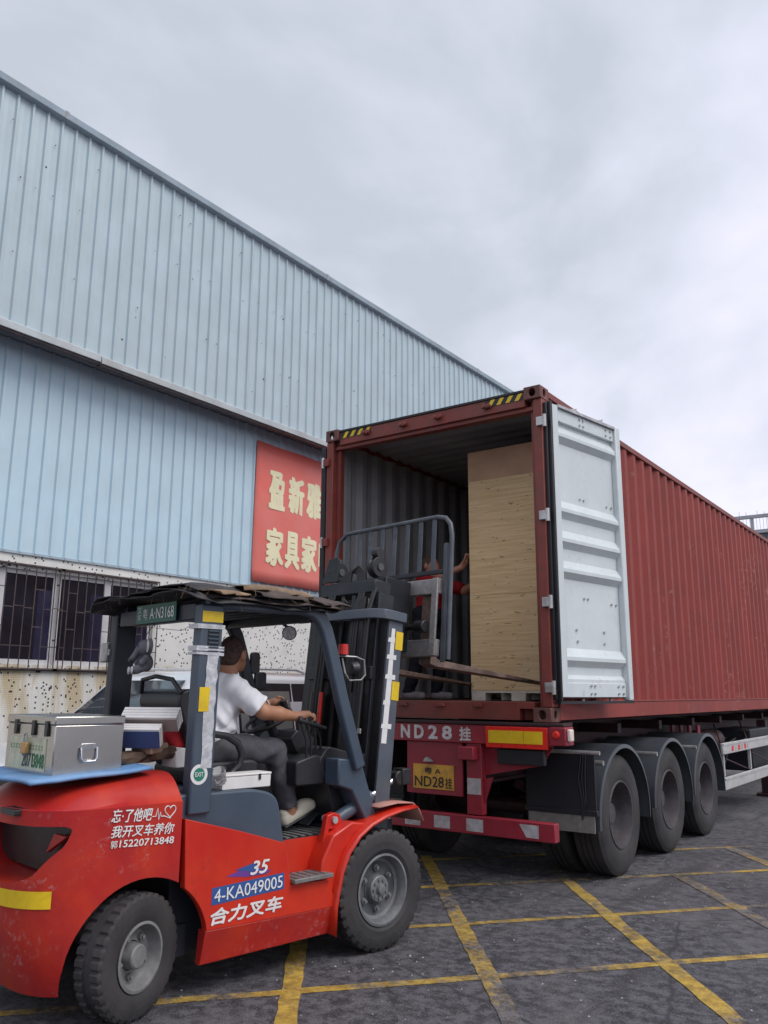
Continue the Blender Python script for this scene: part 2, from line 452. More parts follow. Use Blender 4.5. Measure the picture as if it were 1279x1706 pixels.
c = mx(N, L, mth(N, L, 'MULTIPLY', stain, 0.75), c, (0.56, 0.43, 0.22))
c = mx(N, L, mth(N, L, 'MULTIPLY', edge, mth(N, L, 'ADD', mth(N, L, 'MULTIPLY', stain, 0.75), 0.22)), c, (0.26, 0.20, 0.12))
c = mx(N, L, isd, c, (0.035, 0.035, 0.045))
L(c, B.inputs['Base Color']); B.inputs['Roughness'].default_value = 0.35

m_clad = mat('pale_blue_cladding', (0.475, 0.585, 0.64), 0.42, 0.0, 0.06, 0.9, dirt=(0.42, 0.50, 0.52), da=0.22, ds=0.5, dw=0.2, streak=0.22, sscale=3.5, scol=(0.36, 0.43, 0.47), rvar=0.08)
m_clad2 = mat('blue_cladding', (0.505, 0.665, 0.755), 0.42, 0.0, 0.06, 0.9, dirt=(0.50, 0.60, 0.66), da=0.18, ds=0.6, dw=0.2, streak=0.25, sscale=3.5, scol=(0.40, 0.50, 0.60), rvar=0.08)
m_trim = mat('grey_blue_trim', (0.38, 0.47, 0.54), 0.5, 0, 0.12, 2, dirt=(0.26, 0.30, 0.33), da=0.25, ds=1.6, rvar=0.1)
m_soff = mat('soffit_grey', (0.22, 0.24, 0.28), 0.7)
m_gut = mat('weathered_gutter', (0.47, 0.52, 0.54), 0.5, 0.1, 0.12, 1.5, dirt=(0.32, 0.27, 0.25), da=0.25, ds=1.1, dw=0.2)
m_alu = mat('white_window_frame', (0.62, 0.62, 0.64), 0.4, 0.0, 0.08, 4)
m_bar = mat('rusty_grille_iron', (0.10, 0.075, 0.075), 0.6, 0.3, 0.3, 8)
m_dkglass = mat('dark_window_glass', (0.018, 0.018, 0.026), 0.16, 0, 0.3, 1.2, spec=0.35, rvar=0.06)
m_film = mat('blue_window_film', (0.028, 0.028, 0.06), 0.2, 0, 0.3, 2)
m_hole = mat('rusty_screw', (0.05, 0.05, 0.055), 0.7)
m_conc = mat('far_concrete', (0.36, 0.37, 0.39), 0.8, 0, 0.1, 0.1)
m_fglass = mat('far_blue_glass', (0.05, 0.085, 0.12), 0.15, 0, 0.3, 0.3)
m_roofm = mat('roof_sheet', (0.30, 0.36, 0.42), 0.5)

# ================================================================== ground and painted hatching
g = MB().add([(-420, -300, 0), (420, -300, 0), (420, 700, 0), (-420, 700, 0)], [(0, 1, 2, 3)]).build('ground', m_asph)
tag(g, 'dark worn asphalt yard with cracks and pale grit', 'ground', kind='structure')
def stripe(p, d, a, b, w_=0.125, z=0.0025):
    p, d = Vector((*p, 0)), Vector((*d, 0)).normalized(); n_ = Vector((-d.y, d.x, 0)); rows = []
    k = max(2, int((b - a) / 0.12))
    for i in range(k + 1):
        t = a + (b - a) * i / k; q = p + d * t
        e1 = w_ / 2 + random.uniform(-0.008, 0.006); e2 = w_ / 2 + random.uniform(-0.008, 0.006)
        rows.append([q + n_ * e1 + Vector((0, 0, z)), q - n_ * e2 + Vector((0, 0, z))])
    return MB().grid(rows).build('yellow_line', m_line, g)
dA, dD = (0.653, 0.757), (-0.624, 0.781)
for k, (p, a, b) in enumerate([((-3.01, 4.21), -4.0, 6.5), ((-2.91, 6.03), -4.5, 6.0), ((-3.6, 7.01), -4.0, 7.0), ((-2.05, 3.35), -3.0, 5.0), ((-4.45, 7.75), -4.0, 7.5)]):
    stripe(p, dA, a, b, 0.075 if k else 0.085)
for k, (p, a, b) in enumerate([((-2.65, 4.74), -4.0, 3.6), ((-2.04, 5.79), -3.5, 2.6), ((-1.54, 6.88), -3.0, 1.7), ((-3.56, 4.07), -3.0, 3.0), ((-1.0, 7.95), -3, 2.5)]):
    stripe(p, dD, a, b, 0.115, 0.0045)

gm = MB(); rgp = random.Random(3)                # loose grit and crumbs of stone on the yard
for k in range(420):
    x, y = rgp.uniform(-4.6, 0.2), rgp.uniform(3.2, 9.5); r_ = rgp.uniform(0.003, 0.009); a_ = rgp.uniform(0, 3)
    gm.add([(x + r_ * math.cos(a_ + q) * rgp.uniform(.7, 1.2), y + r_ * math.sin(a_ + q) * rgp.uniform(.7, 1.2), 0.0) for q in (0, 1.6, 3.1, 4.7)] + [(x, y, r_ * rgp.uniform(.6, 1.1))], [(0, 1, 4), (1, 2, 4), (2, 3, 4), (3, 0, 4)])
m_grit = mat('pale_grit', (0.34, 0.32, 0.31), 0.85, 0, 0.5, 3)
tag(gm.build('grit', m_grit), 'loose pale grit scattered on the asphalt yard', 'gravel', kind='stuff')
# ================================================================== warehouse
XL, XU = -11.0, -10.55
Y0, Y1 = -5.0, 46.0
wh = thing('warehouse', 'long pale blue corrugated steel warehouse with overhanging upper wall and mosaic tiled base', 'warehouse', (0, 0, 0))
ZT, ZO, ZR = 3.54, 6.52, 10.07                # tile top, bottom of the overhang, roof edge
b_ = MB()
WY = [(5.42, 7.155), (7.165, 8.9)]
WZ0, WZ1 = 1.96, 3.28
b_.box(XL - 0.3, XL, Y0, Y1, -0.02, WZ0); b_.box(XL - 0.3, XL, Y0, Y1, WZ1, ZT)
b_.box(XL - 0.3, XL, Y0, WY[0][0], WZ0, WZ1); b_.box(XL - 0.3, XL, WY[0][1], WY[1][0], WZ0, WZ1); b_.box(XL - 0.3, XL, WY[1][1], Y1, WZ0, WZ1)
b_.build('tiled_wall', m_tile, wh)
MB().box(XL - 6, XL - 0.31, Y0, Y1, 0, ZT).build('inner_block', m_soff, wh)
MB().box(XL - 6, XU - 0.05, Y0, Y1, ZR - 0.15, ZR - 0.1).build('roof_deck', m_roofm, wh)
MB().box(XL - 0.2, XL - 0.12, Y0, Y1, ZT, ZO + 0.3).build('wall_backing', m_soff, wh)
MB().box(XU - 0.2, XU - 0.12, Y0, Y1, ZO, ZR - 0.16).build('wall_backing', m_soff, wh)
MB().box(XL - 0.11, XU - 0.02, Y0, Y1, ZO + 0.06, ZO + 0.08).build('soffit', m_soff, wh)
def sheet_mesh(name, z0, z1, m, k=4, pitch=0.24, hgt=0.034):
    """one cladding sheet of k ribs, real trapezoid ribs standing proud"""
    prof = []
    for i in range(k):
        y = i * pitch
        prof += [(0.0, y + 0.0), (0.004, y + 0.055), (0.0, y + 0.11), (0.0, y + 0.158), (hgt, y + 0.174), (hgt, y + 0.204), (0.0, y + 0.220)]
    prof.append((0.0, k * pitch))
    rows = [[(x, y, z) for x, y in prof] for z in (z0, z1)]
    return MB().grid(rows).mesh(name, m)
lo_m = sheet_mesh('cladding_sheet', ZT - 0.03, ZO + 0.05, m_clad2)
up_m = sheet_mesh('cladding_sheet', ZO + 0.02, ZR - 0.02, m_clad)
SW = 0.96
for i in range(int((Y1 - Y0) / SW)):
    for me, x in ((lo_m, XL + 0.004), (up_m, XU)):
        o = put('cladding_sheet', me, wh); o.location = (x + random.uniform(0, 0.003), Y0 + i * SW, 0)
MB().prism([(XU - 0.02, ZR - 0.03), (XU + 0.11, ZR - 0.0), (XU + 0.13, ZR + 0.10), (XU + 0.10, ZR + 0.125), (XU - 0.3, ZR + 0.15), (XU - 0.3, ZR - 0.0)], 'y', Y0, Y1).build('roof_edge_trim', m_trim, wh, bevel=0.008)
for y in (6.2, 12.4, 18.8, 25.2):
    MB().prism([(XU + 0.08, ZR - 0.004), (XU + 0.117, ZR - 0.004), (XU + 0.137, ZR + 0.106), (XU + 0.10, ZR + 0.133)], 'y', y, y + 0.05).build('trim_joint', m_gut, wh)
yy = Y0
while yy < Y1:                                  # overhang edging in lengths, slightly out of line
    l_ = 6.1; dz = random.uniform(-0.012, 0.012)
    MB().prism([(XU - 0.04, ZO - 0.03 + dz), (XU + 0.075, ZO - 0.05 + dz), (XU + 0.075, ZO + 0.06 + dz), (XU + 0.035, ZO + 0.085 + dz), (XU - 0.04, ZO + 0.085 + dz)], 'y', yy, yy + l_ - 0.01).build('overhang_edging', m_gut, wh, bevel=0.008)
    MB().box(XU - 0.055, XU + 0.045, yy, yy + l_ - 0.012, ZO - 0.075 + dz, ZO - 0.052 + dz).build('gutter_lip', m_bar, wh)
    yy += l_
MB().box(XL + 0.002, XL + 0.03, Y0, Y1, ZT - 0.055, ZT - 0.02).build('flashing', m_trim, wh)
# screw heads and old holes in the upper sheets
scr = MB()
for zrow in (7.6, 8.75, 9.6):
    for i in range(150):
        if random.random() < 0.72: continue
        y = Y0 + 4 + i * 0.24 + 0.189 + random.uniform(-0.03, 0.03); z = zrow + random.uniform(-0.05, 0.05); r = random.uniform(0.006, 0.012)
        scr.cyl((XU + 0.028, y, z), (XU + 0.038, y, z), r, n=6)
for i in range(26):
    y, z = random.uniform(5, 14), random.uniform(6.9, 9.4)
    scr.cyl((XU - 0.01, y, z), (XU + 0.007, y, z), random.uniform(0.008, 0.018), n=6)
tag(scr.build('screw_heads', m_hole, wh), kind='stuff')
for (a, b2) in WY:
    wdw = MB().box(XL - 0.10, XL - 0.06, a, b2, WZ0, WZ0 + 0.07).box(XL - 0.10, XL - 0.06, a, b2, WZ1 - 0.06, WZ1).box(XL - 0.10, XL - 0.06, a, a + 0.06, WZ0 + 0.07, WZ1 - 0.06).box(XL - 0.10, XL - 0.06, b2 - 0.06, b2, WZ0 + 0.07, WZ1 - 0.06).build('window', m_alu, wh)
    mid_ = (a + b2) / 2
    MB().box(XL - 0.094, XL - 0.055, mid_ - 0.055, mid_ + 0.055, WZ0 + 0.07, WZ1 - 0.06).build('mullion', m_alu, wdw)
    for p0_, p1_ in ((a + 0.06, mid_ - 0.055), (mid_ + 0.055, b2 - 0.06)):
        MB().box(XL - 0.088, XL - 0.076, p0_, p1_, WZ0 + 0.07, WZ1 - 0.06).build('pane', m_dkglass, wdw)
        MB().box(XL - 0.0755, XL - 0.0745, p1_ - 0.22, p1_ - 0.01, WZ0 + 0.08, WZ1 - 0.25).build('film_strip', m_film, wdw)
    gr = MB(); k = int((b2 - a + 0.1) / 0.143); ys_ = [a - 0.04 + i * (b2 - a + 0.08) / k for i in range(k + 1)]
    for i, y in enumerate(ys_):
        gr.box(XL + 0.05, XL + 0.062, y - 0.006, y + 0.006, WZ0 - 0.06, WZ1 + 0.06)
        if i < k:
            zs = (0.25, 0.78) if i % 2 == 0 else (0.52, 1.05)
            for z in (zs if i % 4 < 3 else (0.25, 0.8)):
                gr.box(XL + 0.051, XL + 0.061, y + 0.006, ys_[i + 1] - 0.006, WZ0 + z - 0.006, WZ0 + z + 0.006)
    for z in (WZ0 - 0.06, WZ1 + 0.06):
        gr.box(XL + 0.002, XL + 0.066, ys_[0], ys_[-1], z - 0.011, z + 0.011)
    tag(gr.build('security_grille', m_bar, wdw), kind='stuff')
    MB().box(XL - 0.05, XL + 0.05, a - 0.04, b2 + 0.04, WZ0 - 0.085, WZ0 - 0.072).build('window_sill', m_bar, wdw)

# banner on the lower cladding
m_ban = mat('faded_red_banner', (0.74, 0.13, 0.10), 0.5, 0, 0.08, 0.7, dirt=(0.73, 0.26, 0.225), da=0.45, ds=0.45, dw=0.25)
m_cream = mat('cream_letters', (0.80, 0.75, 0.50), 0.5, 0, 0.05, 3)
XB = XL + 0.06
bn_ = MB()
rows = []
for j in range(13):
    z = 3.60 + (6.30 - 3.60) * j / 12
    rows.append([(XB + 0.004 * math.sin(y * 2.1 + z * 1.3) + (0.02 if j == 0 else 0), y + (0.03 * (z - 3.6) / 2.7 if i == 0 else 0), z - 0.006 * math.sin(y * 5)) for i, y in enumerate(np.linspace(11.02, 15.6, 24))])
bn_.grid(rows)
ban = thing('shop_banner', 'red banner with cream Chinese characters on the blue warehouse wall', 'banner')
bo = bn_.build('banner_sheet', m_ban, ban, smooth=60)
so = bo.modifiers.new('t', 'SOLIDIFY'); so.thickness = 0.004; so.offset = -1
XT = XB + 0.009
for ch, y0, y1, z0, z1 in (('盈', 11.40, 11.86, 5.04, 5.80), ('新', 11.96, 12.43, 5.04, 5.80), ('雅', 12.50, 12.98, 5.04, 5.80),
                           ('家', 11.37, 11.86, 3.94, 4.69), ('具', 11.90, 12.33, 3.93, 4.68), ('家', 12.38, 12.86, 3.93, 4.68), ('电', 12.91, 13.40, 3.93, 4.68)):
    text(ch, 'lettering', m_cream, ban, (XT, y0, z0), (0, 1, 0), (0, 0, 1), y1 - y0, z1 - z0, bold=0.036, lift=0.002)

# far office block beyond the container
fb = thing('office_block', 'distant grey concrete office block with open rooftop frame, far right', 'building', (0, 250, 0))
MB().box(-66, -34, 4, 22, 0, 46.8).build('wall', m_conc, fb)
for k, z in enumerate((35.6, 39.4, 43.2, 47.0)):
    MB().box(-67, -33, 2.5, 4.4, z - 0.55, z + 0.45).build('floor_slab', m_conc, fb)
for z in (36.1, 39.9, 43.7):
    for i in range(15):
        x = -66 + i * 2.2
        wdo = MB().box(x + 0.25, x + 2.0, 3.6, 3.98, z, z + 2.6).build('window', m_fglass, fb)
        MB().box(x + 1.08, x + 1.2, 3.5, 3.58, z, z + 2.6).build('mullion', m_conc, wdo)
for i in range(8):
    x = -66 + i * 4.7
    MB().box(x - 0.4, x + 0.4, 2.9, 3.7, 47.45, 51.0).build('roof_post', m_conc, fb)
MB().box(-67, -33, 2.7, 3.9, 51.0, 51.9).build('roof_beam', m_conc, fb)
rl = MB()
for i in range(36):
    x = -66 + i * 0.9; rl.box(x - 0.04, x + 0.04, 3.2, 3.28, 47.45, 50.99)
for i in range(12):
    x = -60 + i * 2.3 + random.uniform(-.5, .5); rl.box(x - 0.05, x + 0.05, 3.2, 3.3, 51.91, 51.95 + random.uniform(0.4, 1.6))
tag(rl.build('railing_rods', m_conc, fb), kind='stuff')
# ================================================================== shipping container
CX, CY, CZ = -5.407, 6.464, 1.376
CW, CL, CH = 2.438, 12.192, 2.896
m_cred = mat('container_red', (0.275, 0.050, 0.041), 0.55, 0, 0.10, 0.9, dirt=(0.17, 0.040, 0.038), da=0.25, ds=1.1, dw=0.2, streak=0.34, sscale=5, scol=(0.33, 0.095, 0.080), bump=0.010, bs=2.2, rvar=0.1, spec=0.25, scr=0.7, scrc=(0.42, 0.22, 0.17), scrs=1.3)
m_cframe = mat('container_frame_brown_red', (0.235, 0.047, 0.034), 0.55, 0, 0.18, 3, dirt=(0.11, 0.05, 0.04), da=0.3, ds=3, rvar=0.1)
m_cast = mat('casting_brown', (0.17, 0.065, 0.052), 0.65, 0, 0.25, 6, dirt=(0.07, 0.045, 0.04), da=0.35, ds=7)
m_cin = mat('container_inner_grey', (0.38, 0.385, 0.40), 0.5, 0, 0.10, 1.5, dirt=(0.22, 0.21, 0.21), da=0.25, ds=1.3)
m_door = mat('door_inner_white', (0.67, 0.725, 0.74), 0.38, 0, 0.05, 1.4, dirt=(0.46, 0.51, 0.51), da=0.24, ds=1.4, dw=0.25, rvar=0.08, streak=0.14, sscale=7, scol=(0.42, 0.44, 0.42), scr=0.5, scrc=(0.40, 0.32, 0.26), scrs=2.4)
m_rub = mat('black_rubber_gasket', (0.018, 0.018, 0.022), 0.5)
m_galv = mat('galvanised_steel', (0.50, 0.50, 0.50), 0.42, 0.6, 0.2, 7, dirt=(0.2, 0.14, 0.1), da=0.2, ds=8)
m_black = mat('black_paint', (0.015, 0.015, 0.018), 0.5)
m_yel = mat('yellow_reflective_tape', (0.80, 0.55, 0.015), 0.4, 0, 0.08, 5, dirt=(0.5, 0.32, 0.03), da=0.2, ds=9)
m_cfloor = mat('container_floor_ply', (0.12, 0.07, 0.045), 0.7, 0, 0.2, 6)
con = thing('shipping_container', 'red high cube shipping container on a trailer, its doors open', 'shipping container', (CX, CY, CZ))

def hole_plate(mb, c, ux, uy, w_, h_, t, hw, hh):
    """plate w_ x h_ centred at c with an oval hole hw x hh, thickness t along ux x uy"""
    c, ux, uy = Vector(c), Vector(ux), Vector(uy); nn = ux.cross(uy); k = 20
    vs = []; fs = []
    for s_ in (0.0, -t):
        for j in range(k):
            q = 2 * math.pi * (j + 0.5) / k; a, b = math.cos(q), math.sin(q)
            sc_ = 1 / max(abs(a), abs(b)); vs.append(c + ux * a * sc_ * w_ / 2 + uy * b * sc_ * h_ / 2 + nn * s_)
        for j in range(k):
            q = 2 * math.pi * (j + 0.5) / k; vs.append(c + ux * math.cos(q) * hw / 2 + uy * math.sin(q) * hh / 2 + nn * s_)
    for j in range(k):
        j2 = (j + 1) % k
        fs += [(j, j2, k + j2, k + j), (2*k + j, 3*k + j, 3*k + j2, 2*k + j2), (k + j, k + j2, 3*k + j2, 3*k + j), (j, 2*k + j, 2*k + j2, j2)]
    mb.add(vs, fs)
def casting(sx, sy, top):
    """corner casting: hollow block with an oval opening on each outer face"""
    mb = MB(); w_, l_, h_, t = 0.162, 0.178, 0.118, 0.028
    x0 = CW - w_ if sx else 0; y0 = CL - l_ if sy else 0; z0 = CH - h_ + 0.004 if top else 0
    xc, yc, zc = x0 + w_/2, y0 + l_/2, z0 + h_/2
    ey = y0 + l_ if sy else y0; ex = x0 + w_ if sx else x0
    hole_plate(mb, (xc, ey, zc), (1 if not sy else -1, 0, 0), (0, 0, 1), w_, h_, t, 0.064, 0.078)
    hole_plate(mb, (ex, yc, zc), (0, 1 if sx else -1, 0), (0, 0, 1), l_ - 2*t - 0.002, h_, t, 0.058, 0.076)
    iy = y0 if sy else y0 + l_ - t
    mb.box(x0, x0 + w_, iy, iy + t, z0, z0 + h_)
    ix = x0 if sx else x0 + w_ - t
    mb.box(ix, ix + t, y0 + t + 0.001, y0 + l_ - t - 0.001, z0, z0 + h_)
    za = z0 + h_ - t if top else z0
    mb.box(x0 + t, x0 + w_ - t, y0 + t, y0 + l_ - t, za, za + t)
    mb.build('corner_casting', m_cast, con, bevel=0.006)
for a in (0, 1):
    for b in (0, 1):
        for t_ in (0, 1): casting(a, b, t_)
# rear frame
for sx in (0, 1):
    x0 = CW - 0.085 if sx else 0.0
    p = MB().box(x0, x0 + 0.085, 0.022, 0.15, 0.122, CH - 0.118).build('corner_post', m_cframe, con, bevel=0.006)
    xi = CW - 0.135 if sx else 0.087
    MB().box(xi, xi + 0.048, 0.09, 0.15, 0.122, CH - 0.118).build('post_flange', m_cframe, p)
    for z in (0.28, 0.98, 1.72, 2.56):
        xx = CW - 0.045 if sx else -0.035
        MB().box(xx, xx + 0.08, -0.012, 0.02, z - 0.04, z + 0.04).build('hinge', m_galv if sx else m_cframe, p, bevel=0.004)
        MB().cyl((CW + 0.03 if sx else -0.03, 0.0, z - 0.055), (CW + 0.03 if sx else -0.03, 0.0, z + 0.055), 0.017, n=10).build('hinge_pin', m_galv, p)
hd = MB().box(0.164, CW - 0.164, 0.03, 0.16, CH - 0.165, CH - 0.03).build('header', m_cframe, con, bevel=0.006)
MB().box(0.164, CW - 0.164, 0.02, 0.17, CH - 0.028, CH - 0.008).build('header_lip', m_black, hd)
MB().box(0.09, CW - 0.09, 0.06, 0.15, CH - 0.20, CH - 0.167).build('door_stop', m_cframe, hd)
for x in (0.52, 0.97, 1.37, 1.90):
    k_ = MB().box(x - 0.035, x + 0.035, -0.005, 0.028, CH - 0.115, CH - 0.075).build('cam_keeper', m_cframe, hd, bevel=0.006)
    for q_ in (-0.03, 0.03): MB().cyl((x + q_, -0.02, CH - 0.095), (x + q_, -0.004, CH - 0.095), 0.02, n=8).build('keeper_lug', m_cframe, k_, bevel=0.003)
for x0, sgn in ((0.185, 1), (CW - 0.56, 1)):
    MB().box(x0, x0 + 0.375, 0.0265, 0.0285, CH - 0.098, CH - 0.034).build('hazard_label', m_black, hd)
    for i in range(4):
        xs = x0 + 0.02 + i * 0.092
        MB().add([(xs, 0.0245, CH - 0.096), (xs + 0.042, 0.0245, CH - 0.096), (xs + 0.082, 0.0245, CH - 0.036), (xs + 0.04, 0.0245, CH - 0.036)], [(0, 1, 2, 3)]).build('hazard_stripe', m_yel, hd)
sl_ = MB().box(0.164, CW - 0.30, 0.03, 0.16, 0.012, 0.163).box(CW - 0.30, CW - 0.164, 0.03, 0.16, 0.105, 0.163).box(CW - 0.30, CW - 0.164, 0.12, 0.16, 0.012, 0.104).build('sill', m_cframe, con, bevel=0.005)
for x in (0.52, 0.97, 1.37, 1.75):
    MB().prism(rounded([(x - 0.05, 0.115), (x + 0.05, 0.115), (x + 0.035, 0.145), (x - 0.035, 0.145)], 0.01), 'y', 0.0, 0.029).build('cam_keeper', m_cframe, sl_, bevel=0.004)
# side walls: trapezoid corrugation, red outside, grey inside
def corr_profile(L0, L1, pitch=0.278, d=0.036):
    out_ = []; y = L0
    while y + pitch <= L1:
        out_ += [(y, 0), (y + 0.072, 0), (y + 0.140, -d), (y + 0.210, -d)]; y += pitch
    out_ += [(y, 0), (L1, 0)]
    return out_
prof = corr_profile(0.16, CL - 0.16)
for sx in (0, 1):
    mb = MB(); xo = CW - 0.012 if sx else 0.012; sg = 1 if sx else -1
    zz = (0.16, CH - 0.075)
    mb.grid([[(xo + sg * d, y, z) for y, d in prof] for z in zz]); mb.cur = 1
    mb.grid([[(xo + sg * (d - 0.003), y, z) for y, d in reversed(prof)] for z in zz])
    me = bpy.data.meshes.new('side_wall'); me.from_pydata(mb.v, [], mb.f); me.materials.append(m_cred); me.materials.append(m_cin)
    me.polygons.foreach_set('material_index', mb.mi); me.update()
    put('side_wall', me, con)
    xa = CW - 0.058 if sx else 0.0
    MB().box(xa, xa + 0.058, 0.178, CL - 0.178, CH - 0.075, CH - 0.012).build('top_rail', m_cframe, con, bevel=0.006)
    xb = CW - 0.05 if sx else 0.0
    MB().box(xb, xb + 0.05, 0.18, CL - 0.18, 0.014, 0.158).build('bottom_rail', m_cred, con, bevel=0.004)
    xl_ = CW - 0.052 if sx else -0.006
    MB().box(xl_, xl_ + 0.058, 0.18, CL - 0.18, 0.1585, 0.172).build('rail_flange', m_cframe, con, bevel=0.003)
prr = corr_profile(0.16, CL - 0.16, 0.21, 0.022)
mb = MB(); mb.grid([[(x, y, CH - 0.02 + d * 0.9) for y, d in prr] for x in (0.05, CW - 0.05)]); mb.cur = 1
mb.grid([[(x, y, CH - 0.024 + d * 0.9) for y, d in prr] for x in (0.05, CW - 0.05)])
mb.build('roof_panel', [m_cred, m_cin], con)
MB().box(0.052, CW - 0.052, 0.162, CL - 0.1, 0.10, 0.160).build('floor', m_cfloor, con)
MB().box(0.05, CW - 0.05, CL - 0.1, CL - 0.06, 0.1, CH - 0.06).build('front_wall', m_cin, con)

# doors ------------------------------------------------------------
DW, DH = 1.165, 2.59
def make_door(name, label):
    """local frame: x along the door from the hinge, y = inner face outward (toward the viewer of the inside), z up"""
    d = bpy.data.objects.new(name, None); COL.objects.link(d); d['label'] = label
    # frame members (inner face at y=0)
    MB().box(0.02, 0.125, -0.035, 0.012, 0.03, DH - 0.02).build('stile', m_door, d, bevel=0.006)
    MB().box(DW - 0.085, DW, -0.05, 0.014, 0.0, DH).build('stile', m_door, d, bevel=0.012)
    MB().box(0.125, DW - 0.085, -0.05, -0.012, DH - 0.15, DH - 0.03).build('top_rail', m_door, d, bevel=0.004)
    MB().box(0.125, DW - 0.085, -0.05, 0.012, DH - 0.029, DH - 0.004).build('top_flange', m_galv, d)
    MB().box(0.125, DW - 0.085, -0.05, -0.014, 0.03, 0.15).build('bottom_rail', m_door, d, bevel=0.004)
    # panel: horizontal corrugations
    Z = DH; zs = []
    def ridge(top, a=0.075, fl=0.03, b=0.055, out=0.030, base=-0.045):
        return [(top, base), (top - a, out - 0.03), (top - a - fl, out - 0.03), (top - a - fl - b, base)]
    pr = [(Z - 0.150, -0.045), (Z - 0.165, -0.045)]
    for t_ in (Z - 0.185, Z - 0.87, Z - 1.135, Z - 1.40, Z - 2.15): pr += ridge(t_)
    pr += [(0.215, -0.045), (0.18, -0.02), (0.15, -0.02)]
    rows = [[(x, y, z) for z, y in pr] for x in (0.10, DW - 0.06)]
    MB().grid(rows).build('corrugated_panel', m_door, d)
    MB().box(0.10, DW - 0.06, -0.056, -0.05, 0.02, DH - 0.03).build('outer_skin', m_cred, d)
    # rubber gasket round the edge
    MB().box(-0.012, 0.018, -0.03, 0.03, 0.0, DH - 0.01).box(-0.035, -0.013, -0.045, 0.0, 0.01, DH - 0.02).build('gasket', m_rub, d, bevel=0.006)
    MB().box(0.0, DW - 0.004, -0.03, 0.016, -0.022, -0.001).build('bottom_gasket', m_rub, d)
    # bolts
    bt = MB()
    for x in (0.50, 0.56, DW - 0.22, DW - 0.14):
        for z in (DH - 0.06, DH - 0.115, 0.125, 0.06, 1.78, 0.88 if x < 0.8 else 0.86):
            y_ = -0.012 if z > DH - 0.2 or z < 0.2 else -0.045
            bt.cyl((x, y_ - 0.002, z), (x, y_ + 0.012, z), 0.010, n=6)
    for x, z in ((0.36, 0.60), (0.37, 0.50), (0.80, 0.60), (0.80, 0.50)): bt.cyl((x, -0.047, z), (x, -0.033, z), 0.012, n=6)
    tag(bt.build('bolts', m_galv, d), kind='stuff')
    for x in (0.50, 0.95):
        lb = MB().cyl((x, -0.10, -0.02), (x, -0.10, DH + 0.02), 0.017, n=10).build('locking_bar', m_galv, d)
        MB().prism([(x - 0.02, DH + 0.022), (x + 0.055, DH + 0.05), (x + 0.075, DH + 0.085), (x + 0.03, DH + 0.068), (x - 0.045, DH + 0.05)], 'y', -0.125, -0.075).build('cam_end', m_galv, lb, bevel=0.004)
        for z in (0.3, 1.2, 2.2):
            MB().box(x - 0.05, x + 0.05, -0.125, -0.0565, z - 0.03, z + 0.03).build('bar_bracket', m_galv, lb)
    return d
d = make_door('door', 'white inner face of the open right door with horizontal ridges')
d.parent = con
d.location = (CW + 0.040, 0.075, 0.172)
ang = R(90 - 10.4)                          # along +y, swung out 10 degrees from the side
d.rotation_euler = (0, 0, ang)
for ch in list(d.children): pass
# inner face must look away from the container (+x side): local +y after turning is -x, so mirror it
d.scale = (1, -1, 1)
d2 = make_door('door', 'open left door folded back along the far side'); d2.parent = con
d2.location = (-0.075, 0.075, 0.172); d2.rotation_euler = (0, 0, R(93.0)); d2.scale = (1, 1, 1)

# ================================================================== load: pallet and crate
m_ply = None
m_ply, N, L, B, T = nodes('plywood')
mpp = N.new('ShaderNodeMapping'); mpp.inputs['Scale'].default_value = (1.0, 1.0, 22.0); L(T.outputs['Object'], mpp.inputs[0])
gr1 = nz(N, L, mpp.outputs[0], 2.6, 7, 0.62, 0.3); gr2 = nz(N, L, T.outputs['Object'], 1.1, 4)
mk = N.new('ShaderNodeMapping'); mk.inputs['Scale'].default_value = (13, 13, 48); L(T.outputs['Object'], mk.inputs[0])
kn = nz(N, L, mk.outputs[0], 1.0, 2, 0.5)
c = mx(N, L, rg(N, L, gr1, 0.3, 0.7), (0.57, 0.375, 0.175), (0.75, 0.535, 0.29))
c = mx(N, L, rg(N, L, gr2, 0.4, 0.75, 0, 0.35), c, (0.50, 0.38, 0.28))
c = mx(N, L, rg(N, L, kn, 0.665, 0.72, 0, 0.8), c, (0.17, 0.095, 0.05))
L(c, B.inputs['Base Color']); B.inputs['Roughness'].default_value = 0.6
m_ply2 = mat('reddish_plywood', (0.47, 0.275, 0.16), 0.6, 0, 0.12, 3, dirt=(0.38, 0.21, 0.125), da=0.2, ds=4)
m_wood_w = mat('pale_pallet_wood', (0.60, 0.54, 0.46), 0.7, 0, 0.14, 9, dirt=(0.32, 0.25, 0.18), da=0.2, ds=6)
PX0, PX1, PY0, PY1, PZ = -4.09, -3.06, 7.13, 8.45, 1.536
pal = thing('pallet', 'pale wooden pallet under the plywood crate at the container mouth', 'pallet', ((PX0 + PX1) / 2, (PY0 + PY1) / 2, PZ))
pw, pl = (PX1 - PX0) / 2, (PY1 - PY0) / 2
for x in (-pw + 0.075, -0.02, pw - 0.09):
    for y in (-pl + 0.06, 0, pl - 0.06):
        MB().box(x - 0.075, x + 0.075, y - 0.06, y + 0.06, 0.001, 0.074).build('block', m_wood_w, pal, bevel=0.004)
for i in range(7):
    y = -pl + i * (2 * pl - 0.12) / 6
    MB().box(-pw, pw, y, y + 0.12, 0.075, 0.094).build('deck_board', m_wood_w, pal)
cr = thing('plywood_crate', 'tall plywood crate on a pallet inside the right of the container', 'crate', ((PX0 + PX1) / 2, (PY0 + PY1) / 2, PZ + 0.096))
CHH = 3.965 - PZ - 0.096
for za, zb in ((0, 0.90), (0.903, CHH - 0.285)): MB().box(-pw, pw, -pl + (0.0025 if za else 0), -pl + 0.018, za, zb).build('front_panel', m_ply, cr)
